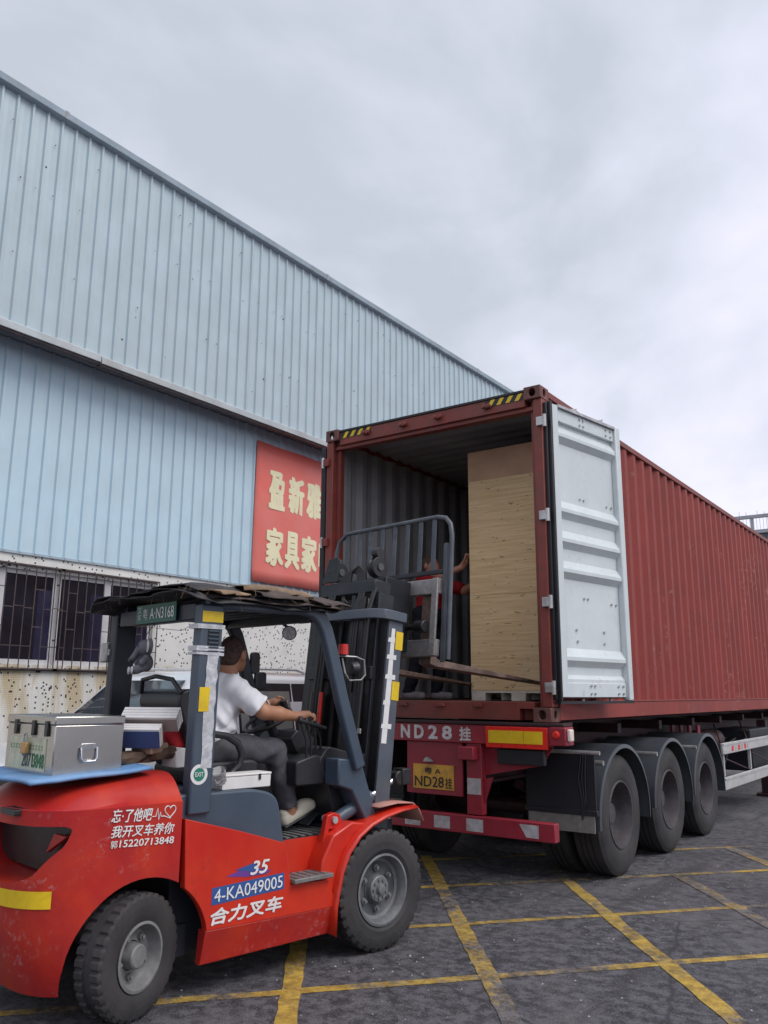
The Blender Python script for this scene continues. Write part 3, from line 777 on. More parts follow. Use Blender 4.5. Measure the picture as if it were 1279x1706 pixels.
MB().box(-pw, pw, -pl - 0.001, -pl + 0.017, CHH - 0.284, CHH).build('upper_panel', m_ply2, cr)
for x in (-pw, pw - 0.018): MB().box(x, x + 0.018, -pl + 0.0185, pl - 0.0185, 0, CHH).build('side_panel', m_ply, cr)
MB().box(-pw, pw, pl - 0.018, pl, 0, CHH).build('back_panel', m_ply, cr)
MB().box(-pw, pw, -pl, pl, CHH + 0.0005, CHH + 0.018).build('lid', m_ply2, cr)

# ================================================================== semi trailer
m_tred = mat('trailer_red', (0.33, 0.022, 0.040), 0.42, 0, 0.16, 2.5, dirt=(0.13, 0.045, 0.05), da=0.22, ds=2.6, dw=0.2, rvar=0.12)
m_tdark = mat('trailer_chassis_dark_red', (0.05, 0.012, 0.015), 0.6, 0, 0.3, 3, dirt=(0.016, 0.013, 0.013), da=0.4, ds=4)
m_fend = mat('grey_plastic_fender', (0.050, 0.060, 0.072), 0.40, 0, 0.15, 3, dirt=(0.10, 0.10, 0.10), da=0.22, ds=3, dw=0.25)
m_flap = mat('black_rubber_flap', (0.016, 0.017, 0.022), 0.55, 0, 0.2, 3)
m_tyre = mat('tyre_rubber', (0.026, 0.025, 0.027), 0.7, 0, 0.25, 3, dirt=(0.070, 0.062, 0.060), da=0.30, ds=3, dw=0.22, bump=0.002, bs=40)
m_rim = mat('dusty_steel_rim', (0.10, 0.092, 0.10), 0.55, 0.3, 0.25, 4, dirt=(0.055, 0.042, 0.045), da=0.3, ds=5)
m_refl = mat('red_reflector', (0.75, 0.03, 0.02), 0.3, 0, 0.05, 5)
m_amb = mat('yellow_reflector', (0.80, 0.53, 0.02), 0.35, 0, 0.08, 6, dirt=(0.45, 0.30, 0.05), da=0.15, ds=8)
m_plate = mat('yellow_number_plate', (0.72, 0.38, 0.05), 0.4, 0, 0.10, 6, dirt=(0.30, 0.17, 0.06), da=0.25, ds=9)
m_wht = mat('white_paint', (0.72, 0.70, 0.70), 0.5, 0, 0.10, 8, dirt=(0.45, 0.25, 0.25), da=0.22, ds=14)
m_wtape = mat('grey_white_reflector', (0.47, 0.45, 0.46), 0.4, 0, 0.2, 14, dirt=(0.30, 0.20, 0.21), da=0.25, ds=12)
m_alum = mat('aluminium_rail', (0.62, 0.62, 0.61), 0.4, 0.25, 0.15, 4, dirt=(0.32, 0.26, 0.22), da=0.2, ds=4)
m_lensw = mat('white_lamp_lens', (0.78, 0.66, 0.60), 0.25)
m_steelw = mat('worn_flap_plastic', (0.27, 0.26, 0.24), 0.5, 0, 0.25, 5, dirt=(0.1, 0.09, 0.08), da=0.35, ds=5, streak=0.4, sscale=9, scol=(0.5, 0.48, 0.45))
TX = CX + CW / 2
tr = thing('semi_trailer', 'red container semi trailer with three axles and a striped rear bumper', 'trailer', (TX, 6.43, 0))
HW = 1.36
# rear beam
bm_ = MB().box(-HW, HW - 0.14, 0.0, 0.14, 1.19, 1.345).build('rear_beam', m_tred, tr, bevel=0.006)
MB().box(-HW, HW - 0.02, -0.012, 0.16, 1.347, 1.372).build('beam_top_flange', m_tdark, bm_, bevel=0.004)
for k, c_ in enumerate('ND28'): text(c_, 'lettering', m_wht, bm_, (-0.235 + 0.145 * k, 0, 1.212), (1, 0, 0), (0, 0, 1), 0.10, 0.118, bold=0.05, lift=0.003)
text('挂', 'lettering', m_wht, bm_, (0.375, 0, 1.208), (1, 0, 0), (0, 0, 1), 0.115, 0.118, bold=0.03, lift=0.003)
rf = MB().box(0.636, 1.20, -0.014, -0.001, 1.166, 1.338).build('reflector_plate', m_refl, tr, bevel=0.004)
MB().box(0.664, 0.985, -0.018, -0.0145, 1.205, 1.306).box(0.990, 1.158, -0.018, -0.0145, 1.205, 1.306).build('reflective_strip', m_amb, rf)
rf = MB().box(-1.20, -0.636, -0.014, -0.001, 1.166, 1.338).build('reflector_plate', m_refl, tr, bevel=0.004)
MB().box(-1.158, -0.664, -0.018, -0.0145, 1.205, 1.306).build('reflective_strip', m_amb, rf)
for s_ in (-1, 1):
    a, b = sorted((s_ * (HW - 0.138), s_ * HW))
    tl = MB().box(a, b, -0.02, 0.14, 1.20, 1.345).build('tail_lamp', m_tred, tr, bevel=0.008)
    MB().lathe([(0.0, 0.032), (-0.012, 0.03), (-0.018, 0.018)], ((a + b) / 2 - 0.01 * s_, -0.021, 1.285), 'y', 16).build('lamp_lens', m_refl, tl)
    c0, c1 = sorted((s_ * (HW + 0.001), s_ * (HW + 0.035)))
    MB().box(c0, c1, 0.0, 0.07, 1.235, 1.33).build('side_marker', m_lensw, tl, bevel=0.01)
# plate board
pb = MB().box(-0.19, 0.382, 0.03, 0.055, 0.745, 1.188).build('plate_board', m_tred, tr, bevel=0.004)
np_ = MB().box(-0.118, 0.30, 0.022, 0.029, 0.79, 0.995).build('number_plate', m_plate, pb)
text('粤 A', 'lettering', m_black, np_, (0.0, 0.022, 0.915), (1, 0, 0), (0, 0, 1), 0.17, 0.055, bold=0.008)
text('ND28', 'lettering', m_black, np_, (-0.10, 0.022, 0.807), (1, 0, 0), (0, 0, 1), 0.30, 0.088, bold=0.008)
text('挂', 'lettering', m_black, np_, (0.215, 0.022, 0.802), (1, 0, 0), (0, 0, 1), 0.07, 0.09, bold=0.008)
MB().prism(rounded([(0.0, 1.02), (0.10, 1.02), (0.07, 1.045), (0.03, 1.06)], 0.01), 'y', -0.005, 0.029).build('plate_lamp', m_galv, pb, bevel=0.004)
# bumper hangers and bumper
for s_ in (-1, 1):
    a, b = sorted((s_ * 0.428, s_ * 0.573))
    po = MB().box(a, b, 0.02, 0.10, 0.612, 1.189).build('bumper_hanger', m_tred, tr, bevel=0.005)
    c0, c1 = sorted((s_ * 0.395, s_ * 0.545))
    lb = MB().box(c0, c1, -0.07, 0.019, 1.055, 1.165).build('lamp_box', m_tred, po, bevel=0.01)
    g0, g1 = sorted((s_ * 0.5735, s_ * 1.09))
    MB().prism([(s_ * 0.574, 1.188), (s_ * 1.20, 1.188), (s_ * 1.09, 1.03), (s_ * 0.574, 0.93)], 'y', 0.09, 0.11).build('gusset_plate', m_tred, po)
    MB().box(min(s_*0.72, s_*1.14), max(s_*0.72, s_*1.14), 0.03, 0.088, 1.035, 1.155).build('light_cluster', m_flap, po, bevel=0.006)
    MB().prism([(s_ * 0.575, 0.90), (s_ * 0.66, 0.92), (s_ * 0.575, 0.70)], 'y', 0.05, 0.07).build('gusset_plate', m_tred, po)
MB().box(0.437, 0.565, 0.014, 0.0195, 0.775, 0.905).build('sticker', m_wtape, po)
bp = MB().box(-1.235, 1.235, -0.012, 0.075, 0.462, 0.605).build('bumper', m_tred, tr, bevel=0.006)
for i, x in enumerate((-1.1, -0.75, -0.42, -0.10, 0.20, 0.52, 1.02)):
    MB().add([(x - 0.082 + (0.04 if i == 6 else 0) - (0.05 if i == 6 else 0), -0.0135, 0.583), (x + 0.078, -0.0135, 0.583), (x + 0.078, -0.0135, 0.484), (x - 0.082 + (0.05 if i == 6 else 0), -0.0135, 0.484)], [(0, 3, 2, 1)]).build('reflective_patch', m_wtape, bp)
# chassis
for s_ in (-1, 1):
    x = s_ * 0.50
    MB().box(x - 0.07, x + 0.07, 0.12, 11.9, 1.31, 1.335).box(x - 0.07, x + 0.07, 0.12, 11.9, 0.86, 0.885).box(x - 0.008, x + 0.008, 0.12, 11.9, 0.885, 1.31).build('main_rail', m_tdark, tr)
for i in range(9):
    y = 0.9 + i * 1.32
    MB().box(-0.95, 0.95, y, y + 0.1, 1.215, 1.309).build('cross_member', m_tdark, tr)
for y in (0.32, 11.6):
    MB().box(-1.19, 1.19, y, y + 0.2, 1.20, 1.372).build('bolster', m_tdark, tr, bevel=0.004)
# wheels
def truck_wheel_meshes():
    r, hw = 0.525, 0.145
    pr = [(-hw*0.9, 0.30), (-hw, 0.36), (-hw*1.02, 0.43), (-hw*0.93, 0.495), (-hw*0.78, r), (-0.075, r + 0.002), (-0.068, r - 0.012), (-0.058, r - 0.012), (-0.05, r + 0.003), (-0.028, r + 0.004), (-0.02, r - 0.012), (-0.01, r - 0.012), (-0.002, r + 0.004), (0.02, r + 0.004),
          (0.028, r - 0.012), (0.04, r - 0.012), (0.048, r + 0.003), (0.075, r + 0.001), (hw*0.78, r), (hw*0.93, 0.495), (hw*0.965, 0.482), (hw*1.02, 0.43), (hw*1.03, 0.40), (hw, 0.355), (hw*0.99, 0.33), (hw*0.9, 0.30)]
    ty = MB().lathe(pr, (0, 0, 0), 'x', 64, close=False).mesh('tyre', m_tyre)
    ro = [(hw*0.9, 0.300), (hw*0.97, 0.296), (hw*0.97, 0.285), (hw*0.6, 0.272), (hw*0.3, 0.262), (-0.01, 0.255), (-0.05, 0.235), (-0.065, 0.20), (-0.06, 0.13), (-0.04, 0.115), (0.03, 0.10), (0.05, 0.085), (0.055, 0.001)]
    ri = MB().lathe(ro, (0, 0, 0), 'x', 48, close=False).mesh('rim', m_rim)
    for me in (ty, ri):
        me.polygons.foreach_set('use_smooth', [True] * len(me.polygons)); me.set_sharp_from_angle(angle=R(35))
    nut = MB().cyl((-0.065, 0, 0), (-0.03, 0, 0), 0.016, n=6).mesh('wheel_nut', m_rim)
    return ty, ri, nut
TY, RI, NUT = truck_wheel_meshes()
AX = [1.42, 2.86, 4.22]
for ya in AX:
    MB().cyl((-1.0, ya, 0.525), (1.0, ya, 0.525), 0.075, n=14).build('axle', m_tdark, tr)
    for s_ in (-1, 1):
        for xo in (1.105, 0.775):
            wv_ = bpy.data.objects.new('wheel', None); COL.objects.link(wv_); wv_.parent = tr
            wv_.location = (s_ * xo, ya, 0.527); wv_.rotation_euler = (0, 0, 0 if s_ > 0 else math.pi)
            if xo < 1: wv_.rotation_euler = (0, 0, math.pi if s_ > 0 else 0)
            put('tyre', TY, wv_); put('rim', RI, wv_)
            if xo > 1 and s_ > 0:
                for k in range(10):
                    q = 2 * math.pi * k / 10; put('wheel_nut', NUT, wv_, loc=(0, 0.165 * math.cos(q), 0.165 * math.sin(q)))
        # leaf spring pack
        MB().tube([(s_ * 0.5, ya - 0.6, 0.80), (s_ * 0.5, ya - 0.3, 0.70), (s_ * 0.5, ya, 0.66), (s_ * 0.5, ya + 0.3, 0.70), (s_ * 0.5, ya + 0.6, 0.80)], 0.045, 6).build('leaf_spring', m_tdark, tr)
        # half round fender
        rr = 0.655; t = 0.014; pts_o = []; pts_i = []
        a0, a1 = R(-8), R(186) if ya == AX[0] else R(182)
        for k in range(29):
            q = a0 + (a1 - a0) * k / 28; fl_ = 1 if abs(q - math.pi/2) > 0.5 else 1.0
            yq, zq = math.cos(q) * rr, math.sin(q) * rr * 0.955
            pts_o.append((ya + yq, 0.527 + zq)); pts_i.append((ya + math.cos(q) * (rr - t), 0.527 + math.sin(q) * (rr - t) * 0.955))
        x0, x1 = sorted((s_ * 0.62, s_ * 1.295))
        fe = MB().grid([[(x0, *p) for p in pts_o], [(x1 - s_ * 0.0, *p) for p in pts_o]])
        fe.grid([[(x0, *p) for p in reversed(pts_i)], [(x1, *p) for p in reversed(pts_i)]])
        # rolled outer lip
        xe = s_ * 1.295
        lipo = [(p[0] + (ya - p[0]) * 0.055, p[1] + (0.527 - p[1]) * 0.055) for p in pts_o]
        fe.grid([[(xe, *p) for p in pts_o], [(xe + s_ * 0.006, *p) for p in lipo]])
        for xx in (x0, x1): fe.grid([[(xx, *p) for p in pts_o], [(xx, *p) for p in pts_i]])
        f_ = fe.build('fender', m_fend, tr, smooth=40)
        MB().cyl((s_ * 0.52, ya - 0.60, 1.02), (s_ * 1.33, ya - 0.60, 1.02), 0.022, n=10).build('fender_bracket', m_galv, f_)
        MB().cyl((s_ * 0.52, ya + 0.40, 1.10), (s_ * 1.20, ya + 0.40, 1.10), 0.02, n=10).build('fender_bracket', m_tdark, f_)
# mud flaps behind the last wheels (nearest the camera)
for s_ in (-1, 1):
    a, b = sorted((s_ * 0.66, s_ * 1.31))
    fp = MB().box(a, b, 0.665, 0.685, 0.60, 1.10).build('mud_flap', m_flap, tr, bevel=0.004)
    MB().box(a - 0.01, b + 0.01, 0.655, 0.70, 0.595, 0.64).build('flap_batten', m_flap, fp, bevel=0.004)
    MB().box(a + 0.02, b - 0.02, 0.668, 0.680, 0.455, 0.594).build('flap_skirt', m_steelw, fp)
    MB().cyl((s_ * 0.55, 0.67, 1.112), (s_ * 1.36, 0.67, 1.112), 0.018, n=8).build('flap_rod', m_galv, fp)
    cab = MB()
    for k in range(3):
        cab.tube([(s_ * (1.20 + 0.02 * k), 0.645, 1.1), (s_ * (1.17 + 0.03 * k), 0.64, 0.9), (s_ * (1.20 + 0.015 * k), 0.642, 0.7), (s_ * 1.19, 0.645, 0.56)], 0.006, 5)
    tag(cab.build('cable_loops', m_flap, fp), kind='stuff')
# aluminium side guards, and gear hung under the frame ahead of the axles
for s_ in (-1, 1):
    sgd = bpy.data.objects.new('side_guard', None); COL.objects.link(sgd); sgd.parent = tr
    for z0, z1 in ((0.86, 1.0), (0.43, 0.58)):
        MB().box(min(s_*1.235, s_*1.27), max(s_*1.235, s_*1.27), 5.0, 8.6, z0, z1).build('guard_rail', m_alum, sgd, bevel=0.008)
        MB().box(min(s_*1.2705, s_*1.278), max(s_*1.2705, s_*1.278), 5.0, 8.6, z1 - 0.03, z1 - 0.004).build('rail_lip', m_alum, sgd)
    for y in (5.12, 6.55, 8.0):
        MB().box(min(s_*1.20, s_*1.234), max(s_*1.20, s_*1.234), y, y + 0.05, 0.585, 0.858).build('guard_post', m_alum, sgd)
    for y in (5.15, 6.6):
        MB().cyl((s_ * 1.22, y + 0.1, 0.85), (s_ * 0.9, y + 0.9, 1.2), 0.012, n=8).build('guard_stay', m_tdark, sgd)
        MB().cyl((s_ * 1.22, y + 0.1, 0.80), (s_ * 1.2, y + 1.3, 0.6), 0.010, n=8).build('guard_stay', m_tdark, sgd)
    if s_ > 0:
        for i in range(6):
            MB().box(1.2712, 1.2722, 5.42 + i * 0.17, 5.42 + i * 0.17 + 0.10, 0.885, 0.95).build('marker_patch', m_refl if i % 2 == 0 else m_wtape, sgd)
MB().box(-1.1, -0.62, 5.6, 7.4, 0.5, 1.1).build('tool_box', m_flap, tr, bevel=0.02)
MB().box(0.6, 1.12, 7.2, 8.4, 0.5, 1.1).build('tool_box', m_flap, tr, bevel=0.02)
MB().lathe([(-0.5, 0.001), (-0.48, 0.13), (-0.4, 0.16), (0.4, 0.16), (0.48, 0.13), (0.5, 0.001)], (0.85, 5.75, 0.98), 'y', 20, close=False).build('air_tank', m_tdark, tr, smooth=40)
for k in range(4):
    MB().box(0.60 + k * 0.11, 0.63 + k * 0.11, 5.05, 5.16, 0.98, 1.214).build('spring_hanger', m_tred, tr)
hs = MB()
for k in range(5):
    x = 0.55 + 0.14 * k
    hs.tube([(x, 4.95, 1.0), (x + 0.05, 5.4, 0.9 - 0.05 * k), (x - 0.03, 6.0, 0.86), (x, 6.9, 0.98)], 0.012, 6)
tag(hs.build('air_hoses', m_flap, tr), kind='stuff')
for s_ in (-1, 1):
    lg = MB().box(s_ * 0.95 - 0.07, s_ * 0.95 + 0.07, 8.7, 8.84, 0.05, 1.2).build('landing_leg', m_tdark, tr, bevel=0.006)
    MB().box(s_ * 0.95 - 0.14, s_ * 0.95 + 0.14, 8.62, 8.92, 0.0, 0.048).build('leg_foot', m_tdark, lg)
# ================================================================== forklift
FO = Vector((-3.9612, 4.8734, 0.0)); FRZ = R(-10.0)
def FW(v, u, z):
    """point in the forklift's own frame (right, forward, up) -> world"""
    c_, s_ = math.cos(FRZ), math.sin(FRZ)
    return Vector((FO.x + v * c_ - u * s_, FO.y + v * s_ + u * c_, z))
m_fred = mat('forklift_red_paint', (0.60, 0.016, 0.011), 0.33, 0, 0.10, 1.6, hi=(0.66, 0.042, 0.012), dirt=(0.40, 0.016, 0.02), da=0.15, ds=1.5, dw=0.22, streak=0.08, sscale=4, scol=(0.62, 0.12, 0.04), rvar=0.08, spec=0.5, scr=0.6, scrc=(0.22, 0.03, 0.03), scrs=3.0)
m_fred2 = mat('forklift_red_faded', (0.52, 0.014, 0.015), 0.36, 0, 0.14, 1.6, hi=(0.60, 0.045, 0.014), dirt=(0.25, 0.014, 0.030), da=0.36, ds=1.5, dw=0.2, rvar=0.10, spec=0.45, scr=0.6, scrc=(0.50, 0.26, 0.25), scrs=2.6)
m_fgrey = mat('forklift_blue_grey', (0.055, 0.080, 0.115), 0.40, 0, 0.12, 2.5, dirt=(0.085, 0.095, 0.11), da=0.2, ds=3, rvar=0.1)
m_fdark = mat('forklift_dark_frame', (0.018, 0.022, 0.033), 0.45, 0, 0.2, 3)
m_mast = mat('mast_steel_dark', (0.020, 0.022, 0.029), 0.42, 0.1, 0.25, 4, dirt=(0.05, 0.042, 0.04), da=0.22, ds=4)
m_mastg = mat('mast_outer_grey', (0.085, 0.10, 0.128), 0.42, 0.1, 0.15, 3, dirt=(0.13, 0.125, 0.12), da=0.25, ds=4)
m_worn = mat('worn_carriage_steel', (0.36, 0.345, 0.335), 0.5, 0.2, 0.3, 6, dirt=(0.10, 0.08, 0.07), da=0.28, ds=6, dw=0.15, scr=0.6, scrc=(0.55, 0.53, 0.5), scrs=5)
m_backr = mat('backrest_steel', (0.085, 0.095, 0.112), 0.42, 0.2, 0.25, 5, dirt=(0.17, 0.17, 0.19), da=0.18, ds=9)
m_fork = mat('brown_fork_steel', (0.24, 0.165, 0.135), 0.5, 0.3, 0.25, 5, dirt=(0.07, 0.045, 0.04), da=0.4, ds=6)
m_chrome = mat('chrome_rod', (0.65, 0.65, 0.67), 0.18, 1.0, 0.05, 3)
m_grease = mat('greasy_black', (0.018, 0.017, 0.019), 0.4, 0, 0.3, 8)
m_hose = mat('rubber_hose', (0.028, 0.026, 0.028), 0.5)
m_seat = mat('black_vinyl', (0.022, 0.022, 0.026), 0.42, 0, 0.2, 6)
m_tapew = mat('silver_tape', (0.62, 0.63, 0.65), 0.35, 0.2, 0.18, 18, dirt=(0.36, 0.36, 0.40), da=0.35, ds=22, bump=0.003, bs=40)
m_white = mat('white_sticker', (0.78, 0.77, 0.76), 0.45, 0, 0.05, 8)
m_blue = mat('blue_sticker', (0.035, 0.095, 0.30), 0.4, 0, 0.06, 6)
m_green = mat('green_plate', (0.008, 0.10, 0.062), 0.4, 0, 0.12, 8)
m_greenst = mat('green_sticker', (0.02, 0.20, 0.14), 0.45)
m_purple = mat('purple_sticker', (0.15, 0.05, 0.28), 0.4)
m_frim = mat('wheel_rim_grey', (0.20, 0.21, 0.22), 0.5, 0.2, 0.2, 6, dirt=(0.10, 0.09, 0.09), da=0.3, ds=8)
m_frim2 = mat('wheel_disc_dark', (0.085, 0.095, 0.105), 0.5, 0.2, 0.2, 6, dirt=(0.17, 0.16, 0.15), da=0.25, ds=9)
m_dusty = mat('dusty_wheel_disc', (0.21, 0.21, 0.21), 0.6, 0.1, 0.25, 6, dirt=(0.10, 0.10, 0.10), da=0.25, ds=7)
m_glassc = mat('lamp_glass', (0.72, 0.74, 0.76), 0.2, 0.1, 0.35, 45)
m_redl = mat('red_lens', (0.55, 0.025, 0.02), 0.25)
m_mud = mat('pink_faded_flap', (0.46, 0.22, 0.18), 0.55, 0, 0.12, 4, dirt=(0.28, 0.16, 0.13), da=0.25, ds=5)
m_check = mat('grey_chequer_plate', (0.24, 0.235, 0.23), 0.5, 0.3, 0.25, 6, dirt=(0.09, 0.08, 0.075), da=0.3, ds=6)

fk = thing('forklift', 'red diesel forklift with blue grey cab frame, its mast raised to the container', 'forklift', FO, FRZ)
def empt(name, parent, loc=(0, 0, 0), rot=(0, 0, 0), label=None):
    o = bpy.data.objects.new(name, None); COL.objects.link(o); o.parent = parent; o.location = loc; o.rotation_euler = rot; o.empty_display_size = 0.05
    if label: o['label'] = label
    return o

# ---- counterweight (loft, then wheel arch and rear opening cut out)
def cw_outline(hw, rear, n=16):
    pts = [(hw, -1.555), (hw, -1.70), (hw, -1.86)]
    uc = -1.86; d_ = -rear + uc
    for k in range(1, n + 1):
        t = math.pi / 2 * k / n
        pts.append((hw * max(0.0, math.cos(t)) ** 0.62, uc - d_ * math.sin(t) ** 0.62 if k < n else -(-rear)))
    return pts + [(-x, y) for x, y in reversed(pts[:-1])]
lev = [(0.165, 0.05, 0.10), (0.30, 0.012, 0.035), (0.48, 0.0, 0.0), (0.75, 0.0, 0.0), (1.028, 0.0, 0.0), (1.032, 0.006, 0.006), (1.075, 0.042, 0.05), (1.115, 0.080, 0.10), (1.145, 0.118, 0.15), (1.164, 0.16, 0.20), (1.172, 0.22, 0.27)]
cwm = MB(); rings = []
for z, ins, rs in lev:
    rings.append([(x, y, z - (0.055 * (lambda t_: t_ * t_ * (3 - 2 * t_))(min(1, max(0, (-1.56 - y) / 0.62))) if z > 1.04 else 0)) for x, y in cw_outline(0.575 - ins, -2.36 + rs)])
nn_ = len(rings[0]); vs = [p for r_ in rings for p in r_]
fs = [(i*nn_ + j, i*nn_ + (j+1) % nn_, (i+1)*nn_ + (j+1) % nn_, (i+1)*nn_ + j) for i in range(len(rings)-1) for j in range(nn_)]
fs += [tuple(reversed(range(nn_))), tuple((len(rings)-1)*nn_ + j for j in range(nn_))]
cwm.add(vs, fs)
cwo = cwm.build('counterweight', m_fred2, None)
def cutter(mb):
    o = mb.build('cut_tmp', m_fred, None); return o
cuts = [cutter(MB().cyl((-1.2, -1.745, 0.27), (1.2, -1.745, 0.27), 0.395, n=56)),
        cutter(MB().prism(rounded([(-0.50, 0.955), (0.545, 0.955), (0.53, 0.86), (0.43, 0.72), (0.30, 0.675), (-0.30, 0.675), (-0.43, 0.72), (-0.48, 0.86)], 0.03), 'y', -2.8, -2.06)),
        cutter(MB().box(-1.2, 1.2, -1.745 + 0.05, -1.3, 0.0, 0.27))]
for k in cuts:
    md = cwo.modifiers.new('cut', 'BOOLEAN'); md.operation = 'DIFFERENCE'; md.solver = 'EXACT'; md.object = k
dg = bpy.context.evaluated_depsgraph_get()
me = bpy.data.meshes.new_from_object(cwo.evaluated_get(dg))
for k in cuts + [cwo]: bpy.data.objects.remove(k)
cw = put('counterweight', me, fk, smooth=28)
MB().prism(rounded([(-0.475, 0.945), (0.525, 0.945), (0.515, 0.86), (0.42, 0.73), (0.30, 0.685), (-0.30, 0.685), (-0.42, 0.73), (-0.465, 0.86)], 0.03), 'y', -2.115, -2.062).build('grille_back', m_grease, cw)
MB().prism([(0.28, 0.80), (0.50, 0.90), (0.36, 0.90)], 'y', -2.16, -2.135).build('rear_reflector', m_redl, cw)
# yellow tape wrapped round the tail corner, following its outline
ol = cw_outline(0.577, -2.362, 60)
seg_ = [p for p in ol if 0.05 < p[0] < 0.515 and p[1] < -2.1]
MB().grid([[(x * 1.003, y - 0.004, z + 0.02 * (x - 0.3)) for x, y in seg_] for z in (0.575, 0.655)]).build('yellow_tape', m_yel, cw)
MB().prism(rounded([(0.16, 1.0), (0.34, 1.0), (0.34, 1.03), (0.16, 1.03)], 0.008), 'y', -2.364, -2.30).build('tail_lamp_slot', m_grease, cw)

# ---- chassis, side panels, fenders
bd = empt('body', fk)
MB().box(-0.39, 0.39, -1.5, -0.05, 0.20, 0.68).build('chassis_block', m_fdark, bd)
MB().box(-0.40, 0.40, -0.30, 0.22, 0.18, 0.75).build('front_axle_housing', m_fdark, bd)
MB().box(-0.42, 0.42, -2.0, -1.40, 0.20, 0.36).build('steer_axle', m_fdark, bd)
arch_b = [(-1.745 + 0.385 * math.cos(q), 0.27 + 0.385 * math.sin(q)) for q in [R(a) for a in range(-12, 60, 6)]]
arch_b = [p for p in arch_b if p[0] > -1.535]
up_poly = [(-1.535, 0.935), (-1.17, 0.835), (-0.845, 0.735), (-0.80, 0.50), (-0.50, 0.485), (-0.455, 0.36), (-0.45, 0.325)]
up_poly += [(-1.372, 0.345)] + [p for p in arch_b if p[1] > 0.35]
fe_o = [(-0.475, 0.17), (-0.47, 0.33), (-0.455, 0.40), (-0.42, 0.53), (-0.37, 0.63), (-0.28, 0.72), (-0.17, 0.78), (-0.04, 0.82), (0.10, 0.845), (0.25, 0.855)]
for s_ in (1, -1):
    a, b = sorted((s_ * 0.53, s_ * 0.58))
    sp_ = MB().prism(up_poly, 'x', a, b).build('side_panel', m_fred, bd, bevel=0.006)
    lo = [(-1.372, 0.3445), (-0.45, 0.3245), (-0.475, 0.168), (-1.385, 0.168)]
    mbq = MB(); ring = []
    for v_, inz in ((0.50, 0), (0.579, 1)):
        for (u, z) in lo: ring.append((s_ * (v_ - (0.035 if (z < 0.2 and inz) else 0)), u, z))
    mbq.add(ring, [(0, 1, 2, 3), (7, 6, 5, 4), (0, 4, 5, 1), (1, 5, 6, 2), (2, 6, 7, 3), (3, 7, 4, 0)])
    mbq.build('lower_panel', m_fred2, bd, bevel=0.005)
    # recess behind the step, floor sill
    MB().box(min(s_*0.40, s_*0.43), max(s_*0.40, s_*0.43), -0.86, -0.30, 0.46, 0.72).build('step_recess_wall', m_fred, bd)
    MB().prism([(-0.56, 0.486), (-0.455, 0.40), (-0.42, 0.53), (-0.37, 0.63), (-0.28, 0.72), (-0.17, 0.78), (-0.30, 0.80), (-0.46, 0.735), (-0.54, 0.60)], 'x', s_ * 0.42, s_ * 0.565).build('fender_skirt', m_fred, bd, bevel=0.012)
    st = MB().box(min(s_*0.44, s_*0.62), max(s_*0.44, s_*0.62), -0.80, -0.50, 0.505, 0.53).build('step_plate', m_check, bd, bevel=0.004)
    for k in range(5):
        MB().box(min(s_*0.46, s_*0.60), max(s_*0.46, s_*0.60), -0.775 + k * 0.055, -0.752 + k * 0.055, 0.5305, 0.534).build('step_rib', m_frim, st)
    # fender: rolled sheet over the front wheel
    rows = [[(s_ * v_, u, z) for (u, z) in fe_o] for v_ in (0.36, 0.60, 0.618)]
    rows[2] = [(s_ * 0.618, u + 0.008, z - 0.012) for (u, z) in fe_o]
    f_ = MB().grid(rows).build('front_fender', m_fred, bd, smooth=40)
    so = f_.modifiers.new('t', 'SOLIDIFY'); so.thickness = 0.012; so.offset = 0
# floor plate with ribbed mat
fl_ = MB().box(-0.50, 0.42, -0.86, -0.24, 0.70, 0.722).build('floor_plate', m_fdark, bd)
for k in range(9):
    MB().box(-0.46, 0.40, -0.83 + k * 0.062, -0.80 + k * 0.062, 0.7225, 0.729).build('mat_rib', m_check, fl_)
# blue grey hood over the engine, under the seat
hood = rounded([(-1.54, 0.70), (-1.54, 1.055), (-1.04, 1.05), (-0.865, 1.01), (-0.81, 0.74), (-0.80, 0.70)], [0, 0.02, 0.05, 0.12, 0.02, 0], 6)
MB().prism(hood, 'x', -0.50, 0.515).build('hood', m_fgrey, fk, bevel=0.025, seg=3)
# dash cowl, tilt cylinder
cwl = MB().prism([(-0.37, 1.19), (-0.17, 1.175), (-0.125, 1.06), (-0.02, 0.80), (-0.13, 0.785), (-0.25, 0.98), (-0.37, 1.02)], 'x', 0.36, 0.50).build('cowl_side', m_fgrey, fk, bevel=0.012)
cwl2 = MB().prism([(-0.37, 1.19), (-0.17, 1.175), (-0.125, 1.06), (-0.02, 0.80), (-0.13, 0.785), (-0.25, 0.98), (-0.37, 1.02)], 'x', -0.50, -0.36).build('cowl_side', m_fgrey, fk, bevel=0.012)
dsh = MB().prism(rounded([(-0.42, 1.17), (-0.34, 1.26), (-0.16, 1.22), (-0.14, 0.78), (-0.26, 0.74), (-0.34, 1.0)], 0.03), 'x', -0.358, 0.358).build('dashboard', m_seat, fk, bevel=0.01)
MB().prism(rounded([(-0.46, 1.30), (-0.40, 1.36), (-0.24, 1.30), (-0.26, 1.2), (-0.40, 1.2)], 0.02), 'x', -0.25, 0.10).build('instrument_binnacle', m_seat, dsh, bevel=0.01)
